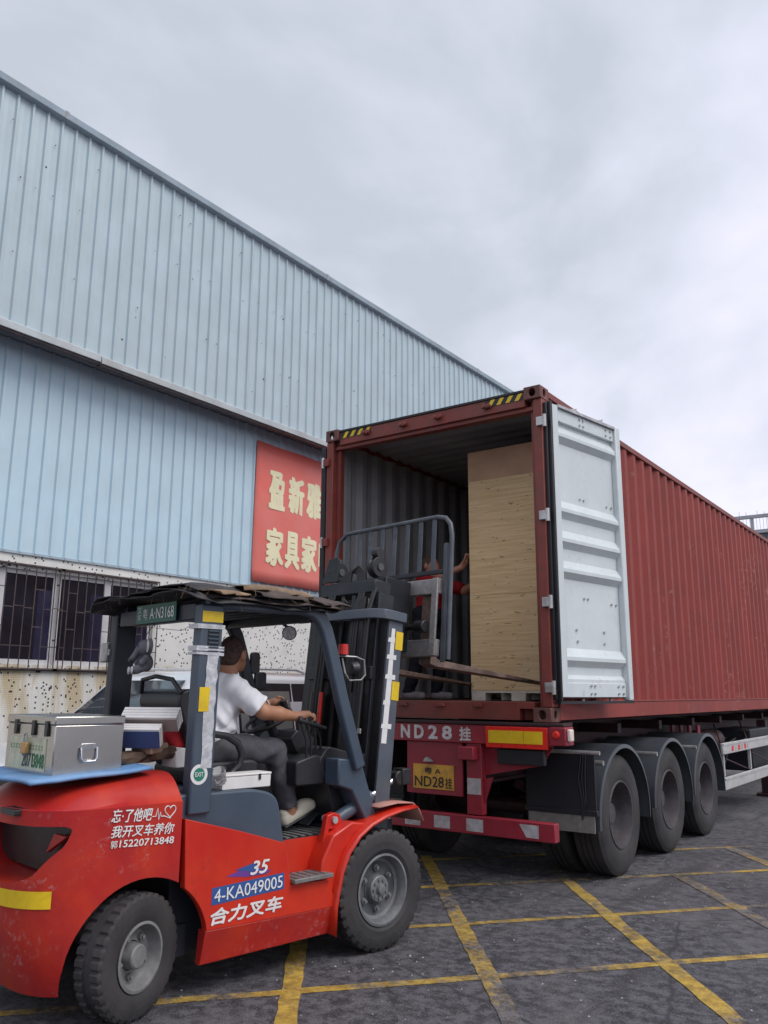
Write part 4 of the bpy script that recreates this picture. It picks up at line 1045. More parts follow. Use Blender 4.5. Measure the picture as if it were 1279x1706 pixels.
for s_ in (1, -1):
    tl = empt('tilt_cylinder', fk)
    MB().cyl((s_ * 0.43, -0.33, 0.80), (s_ * 0.43, -0.02, 0.925), 0.042, n=18).build('cylinder_barrel', m_fgrey, tl, smooth=40)
    MB().cyl((s_ * 0.43, -0.02, 0.925), (s_ * 0.43, 0.21, 1.018), 0.02, n=14).build('piston_rod', m_chrome, tl, smooth=40)
    MB().lathe([(-0.04, 0.05), (0.04, 0.05)], (s_ * 0.43, 0.235, 1.028), 'x', 18).box(s_*0.43 - 0.05, s_*0.43 + 0.05, 0.245, 0.33, 0.98, 1.09).build('rod_end', m_grease, tl, bevel=0.008)
    MB().prism([(-0.50, 0.64), (-0.455, 0.845), (-0.40, 0.86), (-0.35, 0.845), (-0.30, 0.73), (-0.30, 0.64), (-0.345, 0.64), (-0.38, 0.76), (-0.44, 0.76), (-0.455, 0.64)], 'x', s_ * 0.455, s_ * 0.50).build('pivot_bracket', m_fred, tl, bevel=0.006)
    MB().cyl((s_ * 0.40, -0.40, 0.815), (s_ * 0.515, -0.40, 0.815), 0.022, n=12).build('pivot_pin', m_galv, tl)
# faded flap lying over the fender
fp = MB().grid([[(v_, u, z) for u, z in ((-0.07, 0.872), (0.10, 0.885), (0.25, 0.875), (0.31, 0.83), (0.36, 0.745))] for v_ in (0.26, 0.42, 0.575)]).build('mudguard_flap', m_mud, fk, smooth=25)
so = fp.modifiers.new('t', 'SOLIDIFY'); so.thickness = 0.007
fp = MB().grid([[(v_, u, z) for u, z in ((-0.07, 0.872), (0.10, 0.885), (0.25, 0.875), (0.31, 0.83), (0.36, 0.745))] for v_ in (-0.575, -0.42, -0.26)]).build('mudguard_flap', m_mud, fk, smooth=25)

# ---- wheels
def tread_wheel(name, loc, r, hw, rimr, front, flip, steer=0.0):
    e_ = empt(name, fk, loc, (0.35, 0, (math.pi if flip else 0) + steer))
    nl = 34
    pr = [(-hw*0.82, rimr), (-hw*0.98, rimr + 0.03), (-hw, r*0.80), (-hw*0.93, r*0.95), (-hw*0.84, r), (-hw*0.32, r*1.004), (-hw*0.30, r*0.955), (hw*0.30, r*0.955), (hw*0.32, r*1.004), (hw*0.84, r), (hw*0.93, r*0.95), (hw*0.95, r*0.93), (hw, r*0.80), (hw*1.0, rimr + 0.075), (hw*0.985, rimr + 0.06), (hw*0.98, rimr + 0.03), (hw*0.82, rimr)]
    def mod(i, j, rr):
        gap = (j % 6) in (0, 1)
        if gap and i in (3, 4, 5, 8, 9, 10): return rr - r * (0.022 if i in (3, 10) else 0.035)
        return rr
    MB().lathe(pr, (0, 0, 0), 'x', nl * 6, mod, close=False).build('tyre', m_tyre, e_, smooth=28)
    if front:
        ro = [(hw*0.82, rimr), (hw*0.93, rimr + 0.004), (hw*0.95, rimr - 0.010), (hw*0.80, rimr - 0.018), (hw*0.55, rimr - 0.028), (hw*0.40, rimr - 0.03), (hw*0.33, rimr - 0.05)]
        ri = MB().lathe(ro, (0, 0, 0), 'x', 56, close=False).build('rim', m_frim, e_, smooth=40)
        di = MB().lathe([(hw*0.34, rimr - 0.04), (hw*0.22, rimr - 0.06), (hw*0.22, 0.10), (hw*0.30, 0.095), (hw*0.30, 0.001)], (0, 0, 0), 'x', 48, close=False).build('wheel_disc', m_frim2, e_, smooth=35)
        MB().lathe([(hw*0.28, 0.085), (hw*0.62, 0.080), (hw*0.66, 0.074), (hw*0.66, 0.035), (hw*0.86, 0.030), (hw*0.88, 0.024), (hw*0.88, 0.001)], (0, 0, 0), 'x', 32, close=False).build('hub', m_frim, e_, smooth=35)
        for k in range(6):
            q = 2 * math.pi * k / 6 + 0.2
            MB().lathe([(hw*0.2, 0.02), (hw*0.38, 0.02), (hw*0.38, 0.012), (hw*0.52, 0.011), (hw*0.53, 0.001)], (0, 0.125*math.cos(q), 0.125*math.sin(q)), 'x', 10, close=False).build('wheel_nut', m_frim, e_)
        for k in range(9):
            q = 2 * math.pi * k / 9
            MB().lathe([(hw*0.64, 0.011), (hw*0.74, 0.010), (hw*0.745, 0.001)], (0, 0.056*math.cos(q), 0.056*math.sin(q)), 'x', 8, close=False).build('hub_bolt', m_frim, e_)
    else:
        ro = [(hw*0.82, rimr), (hw*0.95, rimr + 0.004), (hw*0.97, rimr - 0.010), (hw*0.80, rimr - 0.016), (hw*0.45, rimr - 0.022), (hw*0.2, rimr - 0.035), (hw*0.12, 0.10), (hw*0.16, 0.07)]
        MB().lathe(ro, (0, 0, 0), 'x', 56, close=False).build('rim', m_dusty, e_, smooth=40)
        MB().lathe([(hw*0.12, 0.066), (hw*0.75, 0.058), (hw*0.82, 0.05), (hw*0.84, 0.001)], (0, 0, 0), 'x', 32, close=False).build('hub', m_dusty, e_, smooth=35)
        for k in range(5):
            q = 2 * math.pi * k / 5 + 0.5
            MB().lathe([(hw*0.1, 0.017), (hw*0.36, 0.017), (hw*0.36, 0.010), (hw*0.5, 0.010), (hw*0.51, 0.001)], (0, 0.098*math.cos(q), 0.098*math.sin(q)), 'x', 8, close=False).build('wheel_nut', m_dusty, e_)
for s_ in (1, -1):
    tread_wheel('front_wheel', (s_ * 0.50, -0.06, 0.367), 0.367, 0.112, 0.215, True, s_ < 0)
    tread_wheel('rear_wheel', (s_ * 0.515, -1.79, 0.296), 0.298, 0.088, 0.162, False, s_ < 0, R(21))

# ---- overhead guard
og = empt('overhead_guard', fk)
for s_ in (1, -1):
    a, b = sorted((s_ * (0.46 if s_ > 0 else 0.49), s_ * (0.545 if s_ > 0 else 0.575)))
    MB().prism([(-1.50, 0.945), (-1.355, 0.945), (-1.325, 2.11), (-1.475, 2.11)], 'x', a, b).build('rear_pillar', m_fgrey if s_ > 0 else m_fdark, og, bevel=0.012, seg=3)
    path = [(-1.42, 2.125), (-0.72, 2.14), (-0.62, 2.125), (-0.555, 2.08), (-0.51, 2.01), (-0.47, 1.90), (-0.36, 1.56), (-0.20, 1.12)]
    ow, iw = 0.045, 0.045; le = []; re_ = []
    for i, p in enumerate(path):
        q0 = Vector(path[max(0, i-1)]); q1 = Vector(path[min(len(path)-1, i+1)]); t = (q1 - q0).normalized(); nn = Vector((-t.y, t.x))
        le.append(tuple(Vector(p) + nn * ow)); re_.append(tuple(Vector(p) - nn * iw))
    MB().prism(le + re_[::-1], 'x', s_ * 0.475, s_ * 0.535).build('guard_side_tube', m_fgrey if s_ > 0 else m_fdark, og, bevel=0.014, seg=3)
for i in range(7):
    y = -1.34 + i * 0.125
    MB().box(-0.474, 0.474, y, y + 0.05, 2.11, 2.15).build('roof_slat', m_fdark, og, bevel=0.006)
MB().box(-0.46, 0.46, -1.47, -1.40, 2.02, 2.12).build('rear_cross_beam', m_fdark, og, bevel=0.008)
MB().box(-0.474, 0.474, -0.62, -0.56, 2.06, 2.15).build('front_cross_beam', m_fdark, og, bevel=0.008)
# louvres in the near pillar
pv = 0.545
MB().box(pv - 0.002, pv + 0.0015, -1.432, -1.352, 1.825, 1.965).build('louvre_opening', m_grease, og)
for k in range(6):
    MB().prism([(pv + 0.0016, 1.832 + k * 0.0225), (pv + 0.010, 1.838 + k * 0.0225), (pv + 0.0016, 1.846 + k * 0.0225)], 'y', -1.425, -1.36).build('louvre_slat', m_fgrey, og)
def patch(parent, name, m, v, pts, lift=0.0015):
    return MB().add([(v + lift, u, z) for u, z in pts], [tuple(range(len(pts)))]).build(name, m, parent)
patch(og, 'yellow_tape', m_yel, pv, [(-1.472, 2.005), (-1.332, 2.005), (-1.330, 2.068), (-1.472, 2.068)])
patch(og, 'yellow_tape', m_yel, pv, [(-1.472, 1.50), (-1.405, 1.50), (-1.400, 1.635), (-1.470, 1.635)], 0.004)
strip = []
for k in range(15):
    z = 1.19 + k * 0.046; strip.append([(pv + 0.002 + random.uniform(0, 0.002), -1.437 + 0.012 * (z - 1.19) + random.uniform(-0.006, 0.006), z), (pv + 0.002 + random.uniform(0, 0.002), -1.372 + 0.03 * (z - 1.19) + random.uniform(-0.006, 0.006), z)])
MB().grid(strip).build('silver_tape', m_tapew, og)
for z in (1.825, 1.845, 1.86, 1.972, 1.985):     # tape wound round the pillar
    q = 1.325 - (z - 0.945) * 0.0258 + 0.03
    MB().prism([(-1.503, z - 0.006), (-1.318, z - 0.008 + random.uniform(-.006, .006)), (-1.318, z + 0.006), (-1.503, z + 0.008)], 'x', 0.455, 0.5495).build('wound_tape', m_tapew, og)
# round sticker
def disc_pts(u, z, r, n=28): return [(u + r * math.cos(2*math.pi*k/n), z + r * math.sin(2*math.pi*k/n)) for k in range(n)]
patch(og, 'round_sticker', m_white, pv, disc_pts(-1.444, 1.158, 0.055), 0.002)
patch(og, 'sticker_centre', m_greenst, pv, disc_pts(-1.444, 1.158, 0.036), 0.003)
text('EXIT', 'lettering', m_white, og, (pv, -1.470, 1.147), (0, 1, 0), (0, 0, 1), 0.052, 0.024, bold=0.01, lift=0.004)
# lamps, mirrors, plate
lm = MB().lathe([(0.0, 0.001), (0.012, 0.035), (0.04, 0.05), (0.05, 0.052)], (0, 0, 0), 'y', 24, close=False).build('work_lamp', m_grease, og, loc=(0.02, -0.42, 2.03), rot=(-0.35, 0, -2.4), smooth=40)
MB().lathe([(0.052, 0.001), (0.052, 0.046)], (0, 0, 0), 'y', 24, close=False).build('lamp_lens', m_glassc, lm)
MB().cyl((0.02, -0.43, 2.05), (0.03, -0.55, 2.10), 0.01, n=8).build('lamp_bracket', m_grease, og)
pl_ = MB().box(-0.20, 0.28, -1.492, -1.486, 2.025, 2.14).build('number_plate', m_green, fk)
text('A·N3168', 'lettering', m_white, pl_, (-0.025, -1.492, 2.048), (1, 0, 0), (0, 0, 1), 0.285, 0.068, bold=0.0, lift=0.003)
text('粤', 'lettering', m_tapew, pl_, (-0.11, -1.492, 2.048), (1, 0, 0), (0, 0, 1), 0.055, 0.068, bold=0.0, lift=0.003)
text('叉\n车', 'lettering', m_galv, pl_, (-0.18, -1.492, 2.042), (1, 0, 0), (0, 0, 1), 0.05, 0.085, bold=0.0, lift=0.003)
jb = MB().box(-0.66, -0.57, -1.50, -1.45, 1.795, 1.925).build('junction_box', m_galv, og, bevel=0.012)
MB().box(-0.57, -0.54, -1.49, -1.46, 1.84, 1.88).build('box_bracket', m_galv, jb)
for (u, z, w_, h_) in ((-0.355, 1.82, 0.08, 0.16), (-0.30, 1.69, 0.10, 0.13)):
    mi = MB().prism(rounded([(u - w_/2, z - h_/2), (u + w_/2, z - h_/2), (u + w_/2, z + h_/2), (u - w_/2, z + h_/2)], 0.03), 'x', -0.50, -0.47).build('side_mirror', m_seat, og, bevel=0.006)
tlm = MB().cyl((0.36, -0.22, 1.865), (0.36, -0.22, 1.935), 0.036, 0.033, n=18).build('turn_lamp', m_redl, og, smooth=40)
MB().tube([(0.34, -0.24, 1.855), (0.36, -0.10, 1.852), (0.37, -0.03, 1.83), (0.37, -0.02, 1.73), (0.36, -0.05, 1.695), (0.36, -0.16, 1.69), (0.36, -0.20, 1.74), (0.35, -0.22, 1.84)], 0.006, 6).build('lamp_bracket', m_galv, tlm)
MB().lathe([(-0.03, 0.001), (-0.025, 0.04), (0.02, 0.055), (0.03, 0.05), (0.03, 0.001)], (0.35, -0.12, 1.77), 'y', 18, close=False).build('headlamp', m_seat, tlm, smooth=40)

# ---- mast (tilted forward)
TILT = R(-6.3)
ms = empt('mast', fk, (0, -0.007, 0.35), (TILT, 0, 0))
def chan(v0, v1, y0, y1, z0, z1, t, s_, m, name, par):
    """C channel, web outward"""
    mb = MB(); a, b = (v0, v1)
    wx = (b - t, b) if s_ > 0 else (a, a + t)
    mb.prism([(wx[0], y0), (wx[1], y0), (wx[1], y1), (wx[0], y1)], 'z', z0, z1)
    fx = (a, b - t - 0.0005) if s_ > 0 else (a + t + 0.0005, b)
    o_ = mb.build(name, m, par, bevel=0.004)
    MB().box(fx[0], fx[1], y0, y0 + t, z0, z1).build('channel_flange', m_grease, par); MB().box(fx[0], fx[1], y1 - t, y1, z0, z1).build('channel_flange', m_mast, par)
    return o_
for s_ in (1, -1):
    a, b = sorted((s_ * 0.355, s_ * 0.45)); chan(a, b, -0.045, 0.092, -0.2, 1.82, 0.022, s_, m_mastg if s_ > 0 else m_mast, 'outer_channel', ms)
    a, b = sorted((s_ * 0.265, s_ * 0.350)); chan(a, b, -0.075, 0.075, -0.05, 1.98, 0.02, s_, m_mast, 'inner_channel', ms)
    MB().cyl((s_ * 0.22, -0.10, -0.15), (s_ * 0.22, -0.10, 1.25), 0.042, n=18).build('lift_cylinder', m_mast, ms, smooth=40)
    MB().cyl((s_ * 0.22, -0.10, 1.251), (s_ * 0.22, -0.10, 1.95), 0.027, n=14).build('lift_rod', m_grease, ms, smooth=40)
tie = [(-0.45, -0.17), (0.30, -0.17), (0.40, -0.155), (0.46, -0.11), (0.475, -0.04), (0.475, 0.10)]
ins = [(v * 0.985 - (0.012 if v > 0.4 else 0), y + 0.02) for v, y in tie]
MB().prism(tie + ins[::-1], 'z', 1.775, 1.845).build('top_tie_bar', m_mastg, ms, bevel=0.006)
MB().box(-0.40, -0.29, -0.174, -0.1705, 1.79, 1.825).build('label', m_white, ms)
for z in (0.05, 0.75, 1.35):
    MB().box(-0.354, 0.354, -0.10, -0.07, z, z + 0.09).build('cross_member', m_mast, ms, bevel=0.004)
MB().box(-0.354, 0.354, -0.03, -0.01, -0.1, 1.80).build('mast_shield', m_grease, ms)
for k, v in enumerate((0.14, 0.165, 0.19, 0.285, 0.305, -0.14, -0.17, -0.2)):
    MB().tube([(v, -0.12, -0.1), (v + 0.004, -0.135, 0.6), (v - 0.003, -0.13, 1.2), (v, -0.12, 1.85), (v, -0.07, 2.02)], 0.011, 7).build('hydraulic_hose', m_hose, ms, smooth=60)
for v in (-0.06, 0.06):
    MB().box(v - 0.02, v + 0.02, -0.065, -0.05, 0.2, 2.05).build('lift_chain', m_grease, ms)
for z in (0.70, 0.97):
    MB().box(0.27, 0.34, -0.14, -0.126, z, z + 0.035).build('hose_clamp', m_galv, ms, bevel=0.003)
MB().cyl((-0.10, -0.15, 1.02), (-0.105, -0.15, 1.25), 0.016, n=10).build('red_bottle', m_redl, ms)
# crosshead with hose pulleys on top of the inner mast
ch_ = MB().box(-0.305, 0.30, -0.085, 0.085, 1.985, 2.085).build('crosshead', m_mast, ms, bevel=0.01)
for v, r in ((-0.20, 0.075), (0.24, 0.078)):
    MB().lathe([(-0.035, r), (-0.022, r), (-0.012, r*0.8), (0.012, r*0.8), (0.022, r), (0.035, r)], (v, -0.02, 2.19), 'x' if v > 0 else 'x', 28).build('hose_pulley', m_grease, ch_, bevel=0.004)
    MB().lathe([(-0.045, 0.028), (0.045, 0.028)], (v, -0.02, 2.19), 'x', 16).build('pulley_pin', m_frim2, ch_)
MB().prism([(-0.30, 2.096), (-0.12, 2.096), (-0.12, 2.27), (-0.15, 2.30), (-0.25, 2.29), (-0.28, 2.2)], 'y', -0.09, -0.075).build('pulley_guard', m_grease, ch_, bevel=0.006)
MB().lathe([(-0.03, 0.04), (0.03, 0.04)], (0.24, -0.03, 2.30), 'x', 18).build('pulley_guard', m_grease, ch_, bevel=0.004)
for k in range(6):
    o_ = 0.02 * k
    MB().tube([(-0.10 + o_, -0.07, 2.0), (-0.08 + o_, -0.075, 2.12 + 0.01 * k), (-0.02 + o_, -0.06, 2.17 + 0.008 * k), (0.06 + o_ * 0.8, -0.05, 2.16), (0.10 + o_ * 0.8, -0.06, 2.04)], 0.012, 7).build('hydraulic_hose', m_hose, ch_, smooth=60)
# white and yellow tapes on the near channel
def mp_(name, m, pts, lift=0.002): return MB().add([(0.45 + lift, y, z) for y, z in pts], [tuple(range(len(pts)))]).build(name, m, ms)
mp_('white_tape', m_white, [(-0.035, 0.92), (0.015, 0.92), (0.02, 1.30), (0.015, 1.72), (-0.02, 1.72), (-0.03, 1.30)])
for z, a in ((1.02, 0.03), (1.18, 0.0), (1.36, 0.03), (1.50, 0.025), (1.62, 0.0)):
    mp_('white_tape', m_white, [(-0.05, z), (0.02 + a, z), (0.02 + a, z + 0.035), (-0.045, z + 0.03)], 0.003)
for z in (1.22, 1.575):
    mp_('yellow_tape', m_yel, [(0.025, z), (0.098, z), (0.098, z + 0.13), (0.025, z + 0.13)], 0.0035)

# ---- carriage with load backrest and forks
CV = -0.15
ca = empt('carriage', fk, (CV, 0.62, 1.86), (R(-5.5), 0, 0))
hwc = 0.60
MB().box(-hwc, hwc, 0.0, 0.045, 0.50, 0.62).build('upper_bar', m_worn, ca, bevel=0.008)
MB().box(-hwc, hwc, 0.0, 0.045, 0.02, 0.15).build('lower_bar', m_worn, ca, bevel=0.008)
for v in (-hwc + 0.03, -0.2, 0.2, hwc - 0.03):
    MB().box(v - 0.03, v + 0.03, -0.02, -0.001, 0.02, 0.62).build('carriage_plate', m_worn, ca, bevel=0.006)
for v in (-0.30, 0.30):
    MB().box(v - 0.02, v + 0.02, -0.30, -0.021, 0.05, 0.60).build('roller_arm', m_mast, ca, bevel=0.006)
MB().cyl((0.0, -0.04, 0.24), (0.52, -0.04, 0.24), 0.022, n=12).build('side_shift_rod', m_grease, ca, smooth=40)
MB().lathe([(-0.05, 0.05), (0.05, 0.05)], (0.48, -0.045, 0.24), 'x', 16).build('side_shift_end', m_grease, ca, bevel=0.008)
br = empt('load_backrest', ca, (0, 0.055, 0), (R(1.6), 0, 0))
bw, bt_ = 0.68, 1.125
pth = [(-bw, 0.0), (-bw, bt_ - 0.16), (-bw + 0.035, bt_ - 0.06), (-bw + 0.12, bt_ - 0.005), (-bw + 0.2, bt_), (bw - 0.16, bt_), (bw - 0.07, bt_ - 0.02), (bw - 0.02, bt_ - 0.075), (bw, bt_ - 0.17), (bw, 0.0)]
MB().tube([(v, 0, z) for v, z in pth], 0.019, 10).build('backrest_frame', m_backr, br, smooth=50)
for s_ in (-1, 1):
    MB().box(s_ * (bw - 0.055) - 0.02, s_ * (bw - 0.055) + 0.02, -0.012, 0.012, -0.02, 0.90).build('backrest_side_plate', m_backr, br, bevel=0.006)
MB().box(-bw + 0.02, bw - 0.075, -0.015, 0.015, 0.66, 0.695).build('backrest_rail', m_mast, br, bevel=0.004)
for k in range(8):
    v = -bw + 0.14 + k * (2 * bw - 0.33) / 7
    MB().box(v - 0.021, v + 0.021, -0.006, 0.006, 0.6955, bt_ - 0.015).build('backrest_bar', m_backr, br, bevel=0.003)
for v in (0.45, -0.42):
    pr = [(0.0, 0.62), (0.05, 0.62), (0.05, 0.045), (0.09, 0.012), (1.50, -0.008), (1.62, -0.012), (1.62, -0.022), (0.9, -0.035), (0.06, -0.045), (0.0, -0.03)]
    MB().prism([(y + 0.046, z) for y, z in pr], 'x', v - 0.062, v + 0.062).build('fork', m_fork, ca, bevel=0.006)

# ---- seat, steering wheel, levers, grab loop
se = empt('seat', fk)
MB().prism(rounded([(-1.28, 1.06), (-1.28, 1.16), (-1.20, 1.19), (-0.86, 1.195), (-0.815, 1.17), (-0.83, 1.09), (-0.88, 1.06)], 0.025), 'x', -0.25, 0.25).build('seat_cushion', m_seat, se, bevel=0.02, seg=3)
MB().prism(rounded([(-1.20, 1.15), (-1.27, 1.15), (-1.42, 1.55), (-1.40, 1.61), (-1.33, 1.63), (-1.28, 1.60), (-1.22, 1.35)], 0.03), 'x', -0.24, 0.24).build('seat_back', m_seat, se, bevel=0.03, seg=3)
for s_ in (1, -1):
    MB().tube([(s_ * 0.29, -1.20, 1.36), (s_ * 0.295, -1.10, 1.345), (s_ * 0.295, -1.02, 1.30), (s_ * 0.295, -0.985, 1.235), (s_ * 0.295, -1.0, 1.17), (s_ * 0.295, -1.06, 1.12), (s_ * 0.29, -1.15, 1.10)], 0.022, 10).build('arm_rest', m_seat, se, smooth=60)
MB().tube([(-0.24, -1.40, 1.60), (-0.18, -1.43, 1.68), (0.0, -1.44, 1.70), (0.18, -1.43, 1.68), (0.24, -1.40, 1.60)], 0.014, 8).build('seat_hoop', m_seat, se, smooth=60)
swe = empt('steering_wheel', fk, (-0.10, -0.50, 1.42), (R(28), 0, 0))
MB().tube([(0.165 * math.cos(q), 0.165 * math.sin(q), 0) for q in [2 * math.pi * k / 28 for k in range(28)]], 0.014, 8, closed=True).build('wheel_rim', m_seat, swe, smooth=60)
for k in range(3):
    q = 2 * math.pi * k / 3 + 0.5; MB().bar((0, 0, -0.01), (0.155 * math.cos(q), 0.155 * math.sin(q), 0), 0.03, 0.012).build('wheel_spoke', m_seat, swe)
MB().cyl((0, 0, -0.25), (0, 0, 0.01), 0.035, n=16).build('steering_column', m_seat, swe)
MB().cyl((0.02, 0.155, 0.0), (0.02, 0.155, 0.07), 0.02, 0.028, n=14).build('steering_knob', m_seat, swe, bevel=0.006)
lv = empt('control_levers', fk)
for k in range(4):
    v = 0.33; u = -0.56 + k * 0.048
    MB().tube([(v - 0.01 * k, u + 0.06, 1.16), (v - 0.01 * k, u + 0.055, 1.30), (v, u, 1.42 - 0.012 * k)], 0.008, 7).build('lever_rod', m_seat, lv, smooth=60)
    MB().lathe([(-0.02, 0.001), (-0.018, 0.012), (0.0, 0.018), (0.018, 0.013), (0.022, 0.001)], (v, u, 1.435 - 0.012 * k), 'z', 12, close=False).build('lever_knob', m_seat, lv, smooth=60)
MB().bar((0.345, -0.585, 1.432), (0.345, -0.355, 1.375), 0.03, 0.022).build('lever_guard', m_seat, lv, bevel=0.006)
MB().prism(rounded([(-0.60, 1.02), (-0.34, 1.02), (-0.34, 1.18), (-0.44, 1.21), (-0.60, 1.17)], 0.02), 'x', 0.20, 0.355).build('lever_console', m_seat, lv, bevel=0.01)
for v in (-0.05, 0.16):
    MB().prism(rounded([(-0.38, 0.75), (-0.26, 0.84), (-0.25, 0.83), (-0.37, 0.74)], 0.005), 'x', v - 0.05, v + 0.05).build('pedal', m_seat, fk, bevel=0.004)

# ---- lettering and stickers on the red panels
sv = 0.5755
for body, a, b, z0, z1, bo_ in (('忘·了他吧', -1.968, -1.735, 0.955, 1.022, 0.016), ('我开叉车养你', -1.962, -1.60, 0.882, 0.942, 0.016)):
    text(body, 'lettering', m_white, cw, (sv, a, z0), (0, 1, -0.04), (0, 0, 1), b - a, z1 - z0, bold=bo_, shear=0.25)
text('郭', 'lettering', m_white, cw, (sv, -1.962, 0.832), (0, 1, -0.04), (0, 0, 1), 0.038, 0.038, bold=0.01)
text('15220713848', 'lettering', m_white, cw, (sv, -1.915, 0.832), (0, 1, -0.04), (0, 0, 1), 0.315, 0.036, bold=0.022, shear=0.1)
ecg = [(-1.735, 0.965), (-1.715, 0.965), (-1.705, 1.005), (-1.697, 0.945), (-1.688, 0.985), (-1.683, 0.962), (-1.665, 0.962)]
hrt = [(-1.665 + 0.035 + 0.033 * math.sin(q) ** 3, 0.985 + 0.0022 * (13 * math.cos(q) - 5 * math.cos(2*q) - 2 * math.cos(3*q) - math.cos(4*q))) for q in [math.pi + 2 * math.pi * k / 26 for k in range(27)]]
MB().tube([(sv + 0.0015, u, z) for u, z in ecg + hrt], 0.0028, 4).build('heartbeat_emblem', m_white, cw)
sv = 0.5805
patch(bd, 'blue_sticker', m_blue, sv, [(-1.347, 0.470), (-0.850, 0.484), (-0.853, 0.574), (-1.347, 0.558)], 0.001)
text('4-KA049005', 'lettering', m_white, bd, (sv, -1.333, 0.482), (0, 1, 0.028), (0, 0, 1), 0.468, 0.066, bold=0.004, lift=0.003)
text('合力叉车', 'lettering', m_white, bd, (sv, -1.352, 0.366), (0, 1, 0.005), (0, 0, 1), 0.495, 0.086, bold=0.035, shear=0.2, lift=0.003)
text('35', 'lettering', m_white, bd, (sv, -1.10, 0.590), (0, 1, 0), (0, 0, 1), 0.135, 0.075, bold=0.03, shear=0.3, lift=0.004)
patch(bd, 'swoosh_sticker', m_purple, sv, [(-1.26, 0.605), (-1.12, 0.585), (-0.98, 0.583), (-0.95, 0.600), (-1.06, 0.625), (-1.10, 0.642)], 0.0008)
patch(bd, 'swoosh_sticker', m_blue, sv, [(-1.20, 0.632), (-1.09, 0.610), (-1.02, 0.612), (-1.07, 0.655)], 0.0014)
# ================================================================== things carried on the forklift
def fthing(name, label, cat, v, u, z, rz=0.0, group=None): return thing(name, label, cat, FW(v, u, z), FRZ + rz, group)
# blue board under the tool box
m_bboard = mat('blue_foam_board', (0.13, 0.28, 0.52), 0.6, 0, 0.14, 3, dirt=(0.26, 0.38, 0.52), da=0.25, ds=4)
bb = fthing('foam_board', 'sagging light blue foam board across the top of the counterweight', 'board', 0.0, -1.98, 1.128)
rows = []
for i in range(15):
    u = -0.37 + 0.67 * i / 14
    rows.append([(v, u + 0.02 * math.sin(v * 6), 0.034 + 0.062 * min(1, max(0, (u + 0.22) / 0.5)) + 0.012 * math.cos((u + 0.2) * 7) + 0.022 * max(0, (abs(v) - 0.3)) * -1 + 0.004 * math.sin(v * 9 + u * 5)) for v in np.linspace(-0.40, 0.44, 12)])
o = MB().grid(rows).build('board_sheet', m_bboard, bb, smooth=40)
so = o.modifiers.new('t', 'SOLIDIFY'); so.thickness = 0.016; so.offset = -1
# stainless tool box
m_inox = mat('brushed_stainless', (0.50, 0.485, 0.46), 0.26, 1.0, 0.06, 1.2, rvar=0.05)
m_brass = mat('brass_padlock', (0.50, 0.30, 0.12), 0.35, 0.7, 0.15, 10)
m_stk = mat('cream_sticker', (0.58, 0.58, 0.42), 0.5, 0, 0.15, 8, dirt=(0.36, 0.32, 0.2), da=0.25, ds=10)
m_ink1 = mat('dark_ink', (0.025, 0.06, 0.07), 0.5)
m_ink2 = mat('green_ink', (0.015, 0.16, 0.06), 0.5)
tb = fthing('tool_box', 'dented stainless steel tool box with padlock and number sticker', 'tool box', -0.02, -1.99, 1.170)
x0, x1, y0, y1, H_ = -0.31, 0.33, -0.19, 0.20, 0.262
MB().box(x0, x1, y0, y1, 0.0, H_).build('box_body', m_inox, tb, bevel=0.006)
lid = MB().box(x0 - 0.004, x1 + 0.004, y0 - 0.004, y1 + 0.004, H_ + 0.001, H_ + 0.045).build('lid', m_inox, tb, bevel=0.006)
hd = MB().prism(rounded([(-0.045, 0.135), (0.045, 0.135), (0.045, 0.165), (-0.045, 0.165)], 0.012), 'x', x1 + 0.0005, x1 + 0.006).build('handle_plate', m_chrome, tb, bevel=0.002)
MB().tube([(x1 + 0.012, -0.045, 0.145), (x1 + 0.02, -0.045, 0.09), (x1 + 0.022, -0.03, 0.073), (x1 + 0.022, 0.03, 0.073), (x1 + 0.02, 0.045, 0.09), (x1 + 0.012, 0.045, 0.145)], 0.0065, 8).build('handle_ring', m_chrome, hd, smooth=60)
for x in (-0.17, 0.07, 0.24):
    la = MB().box(x - 0.02, x + 0.02, y0 - 0.012, y0 - 0.0045, H_ - 0.06, H_ + 0.02).build('latch', m_grease, tb, bevel=0.003)
pk = MB().box(-0.02, 0.055, y0 - 0.035, y0 - 0.014, 0.105, 0.165).build('padlock', m_brass, tb, bevel=0.005)
MB().tube([(0.0, y0 - 0.024, 0.164), (0.0, y0 - 0.024, 0.20), (0.018, y0 - 0.024, 0.212), (0.036, y0 - 0.024, 0.20), (0.036, y0 - 0.024, 0.164)], 0.005, 6).build('shackle', m_chrome, pk)
st = MB().box(-0.25, 0.24, y0 - 0.0025, y0 - 0.0005, 0.02, 0.19).build('sticker', m_stk, tb)
text('2071', 'lettering', m_ink1, st, (-0.06, y0 - 0.0025, 0.035), (1, 0, 0), (0, 0, 1), 0.145, 0.075, bold=0.02, lift=0.001)
text('3848', 'lettering', m_ink2, st, (0.09, y0 - 0.0025, 0.035), (1, 0, 0), (0, 0, 1), 0.14, 0.075, bold=0.02, lift=0.001)
dm = MB()
for k in range(12):
    x = -0.235 + k * 0.038
    dm.box(x, x + 0.02, y0 - 0.004, y0 - 0.0028, 0.128, 0.131).box(x + 0.008, x + 0.011, y0 - 0.004, y0 - 0.0028, 0.132, 0.147).box(x + 0.002, x + 0.019, y0 - 0.004, y0 - 0.0028, 0.148, 0.151)
tag(dm.build('faint_print', m_ink2, st), kind='stuff')
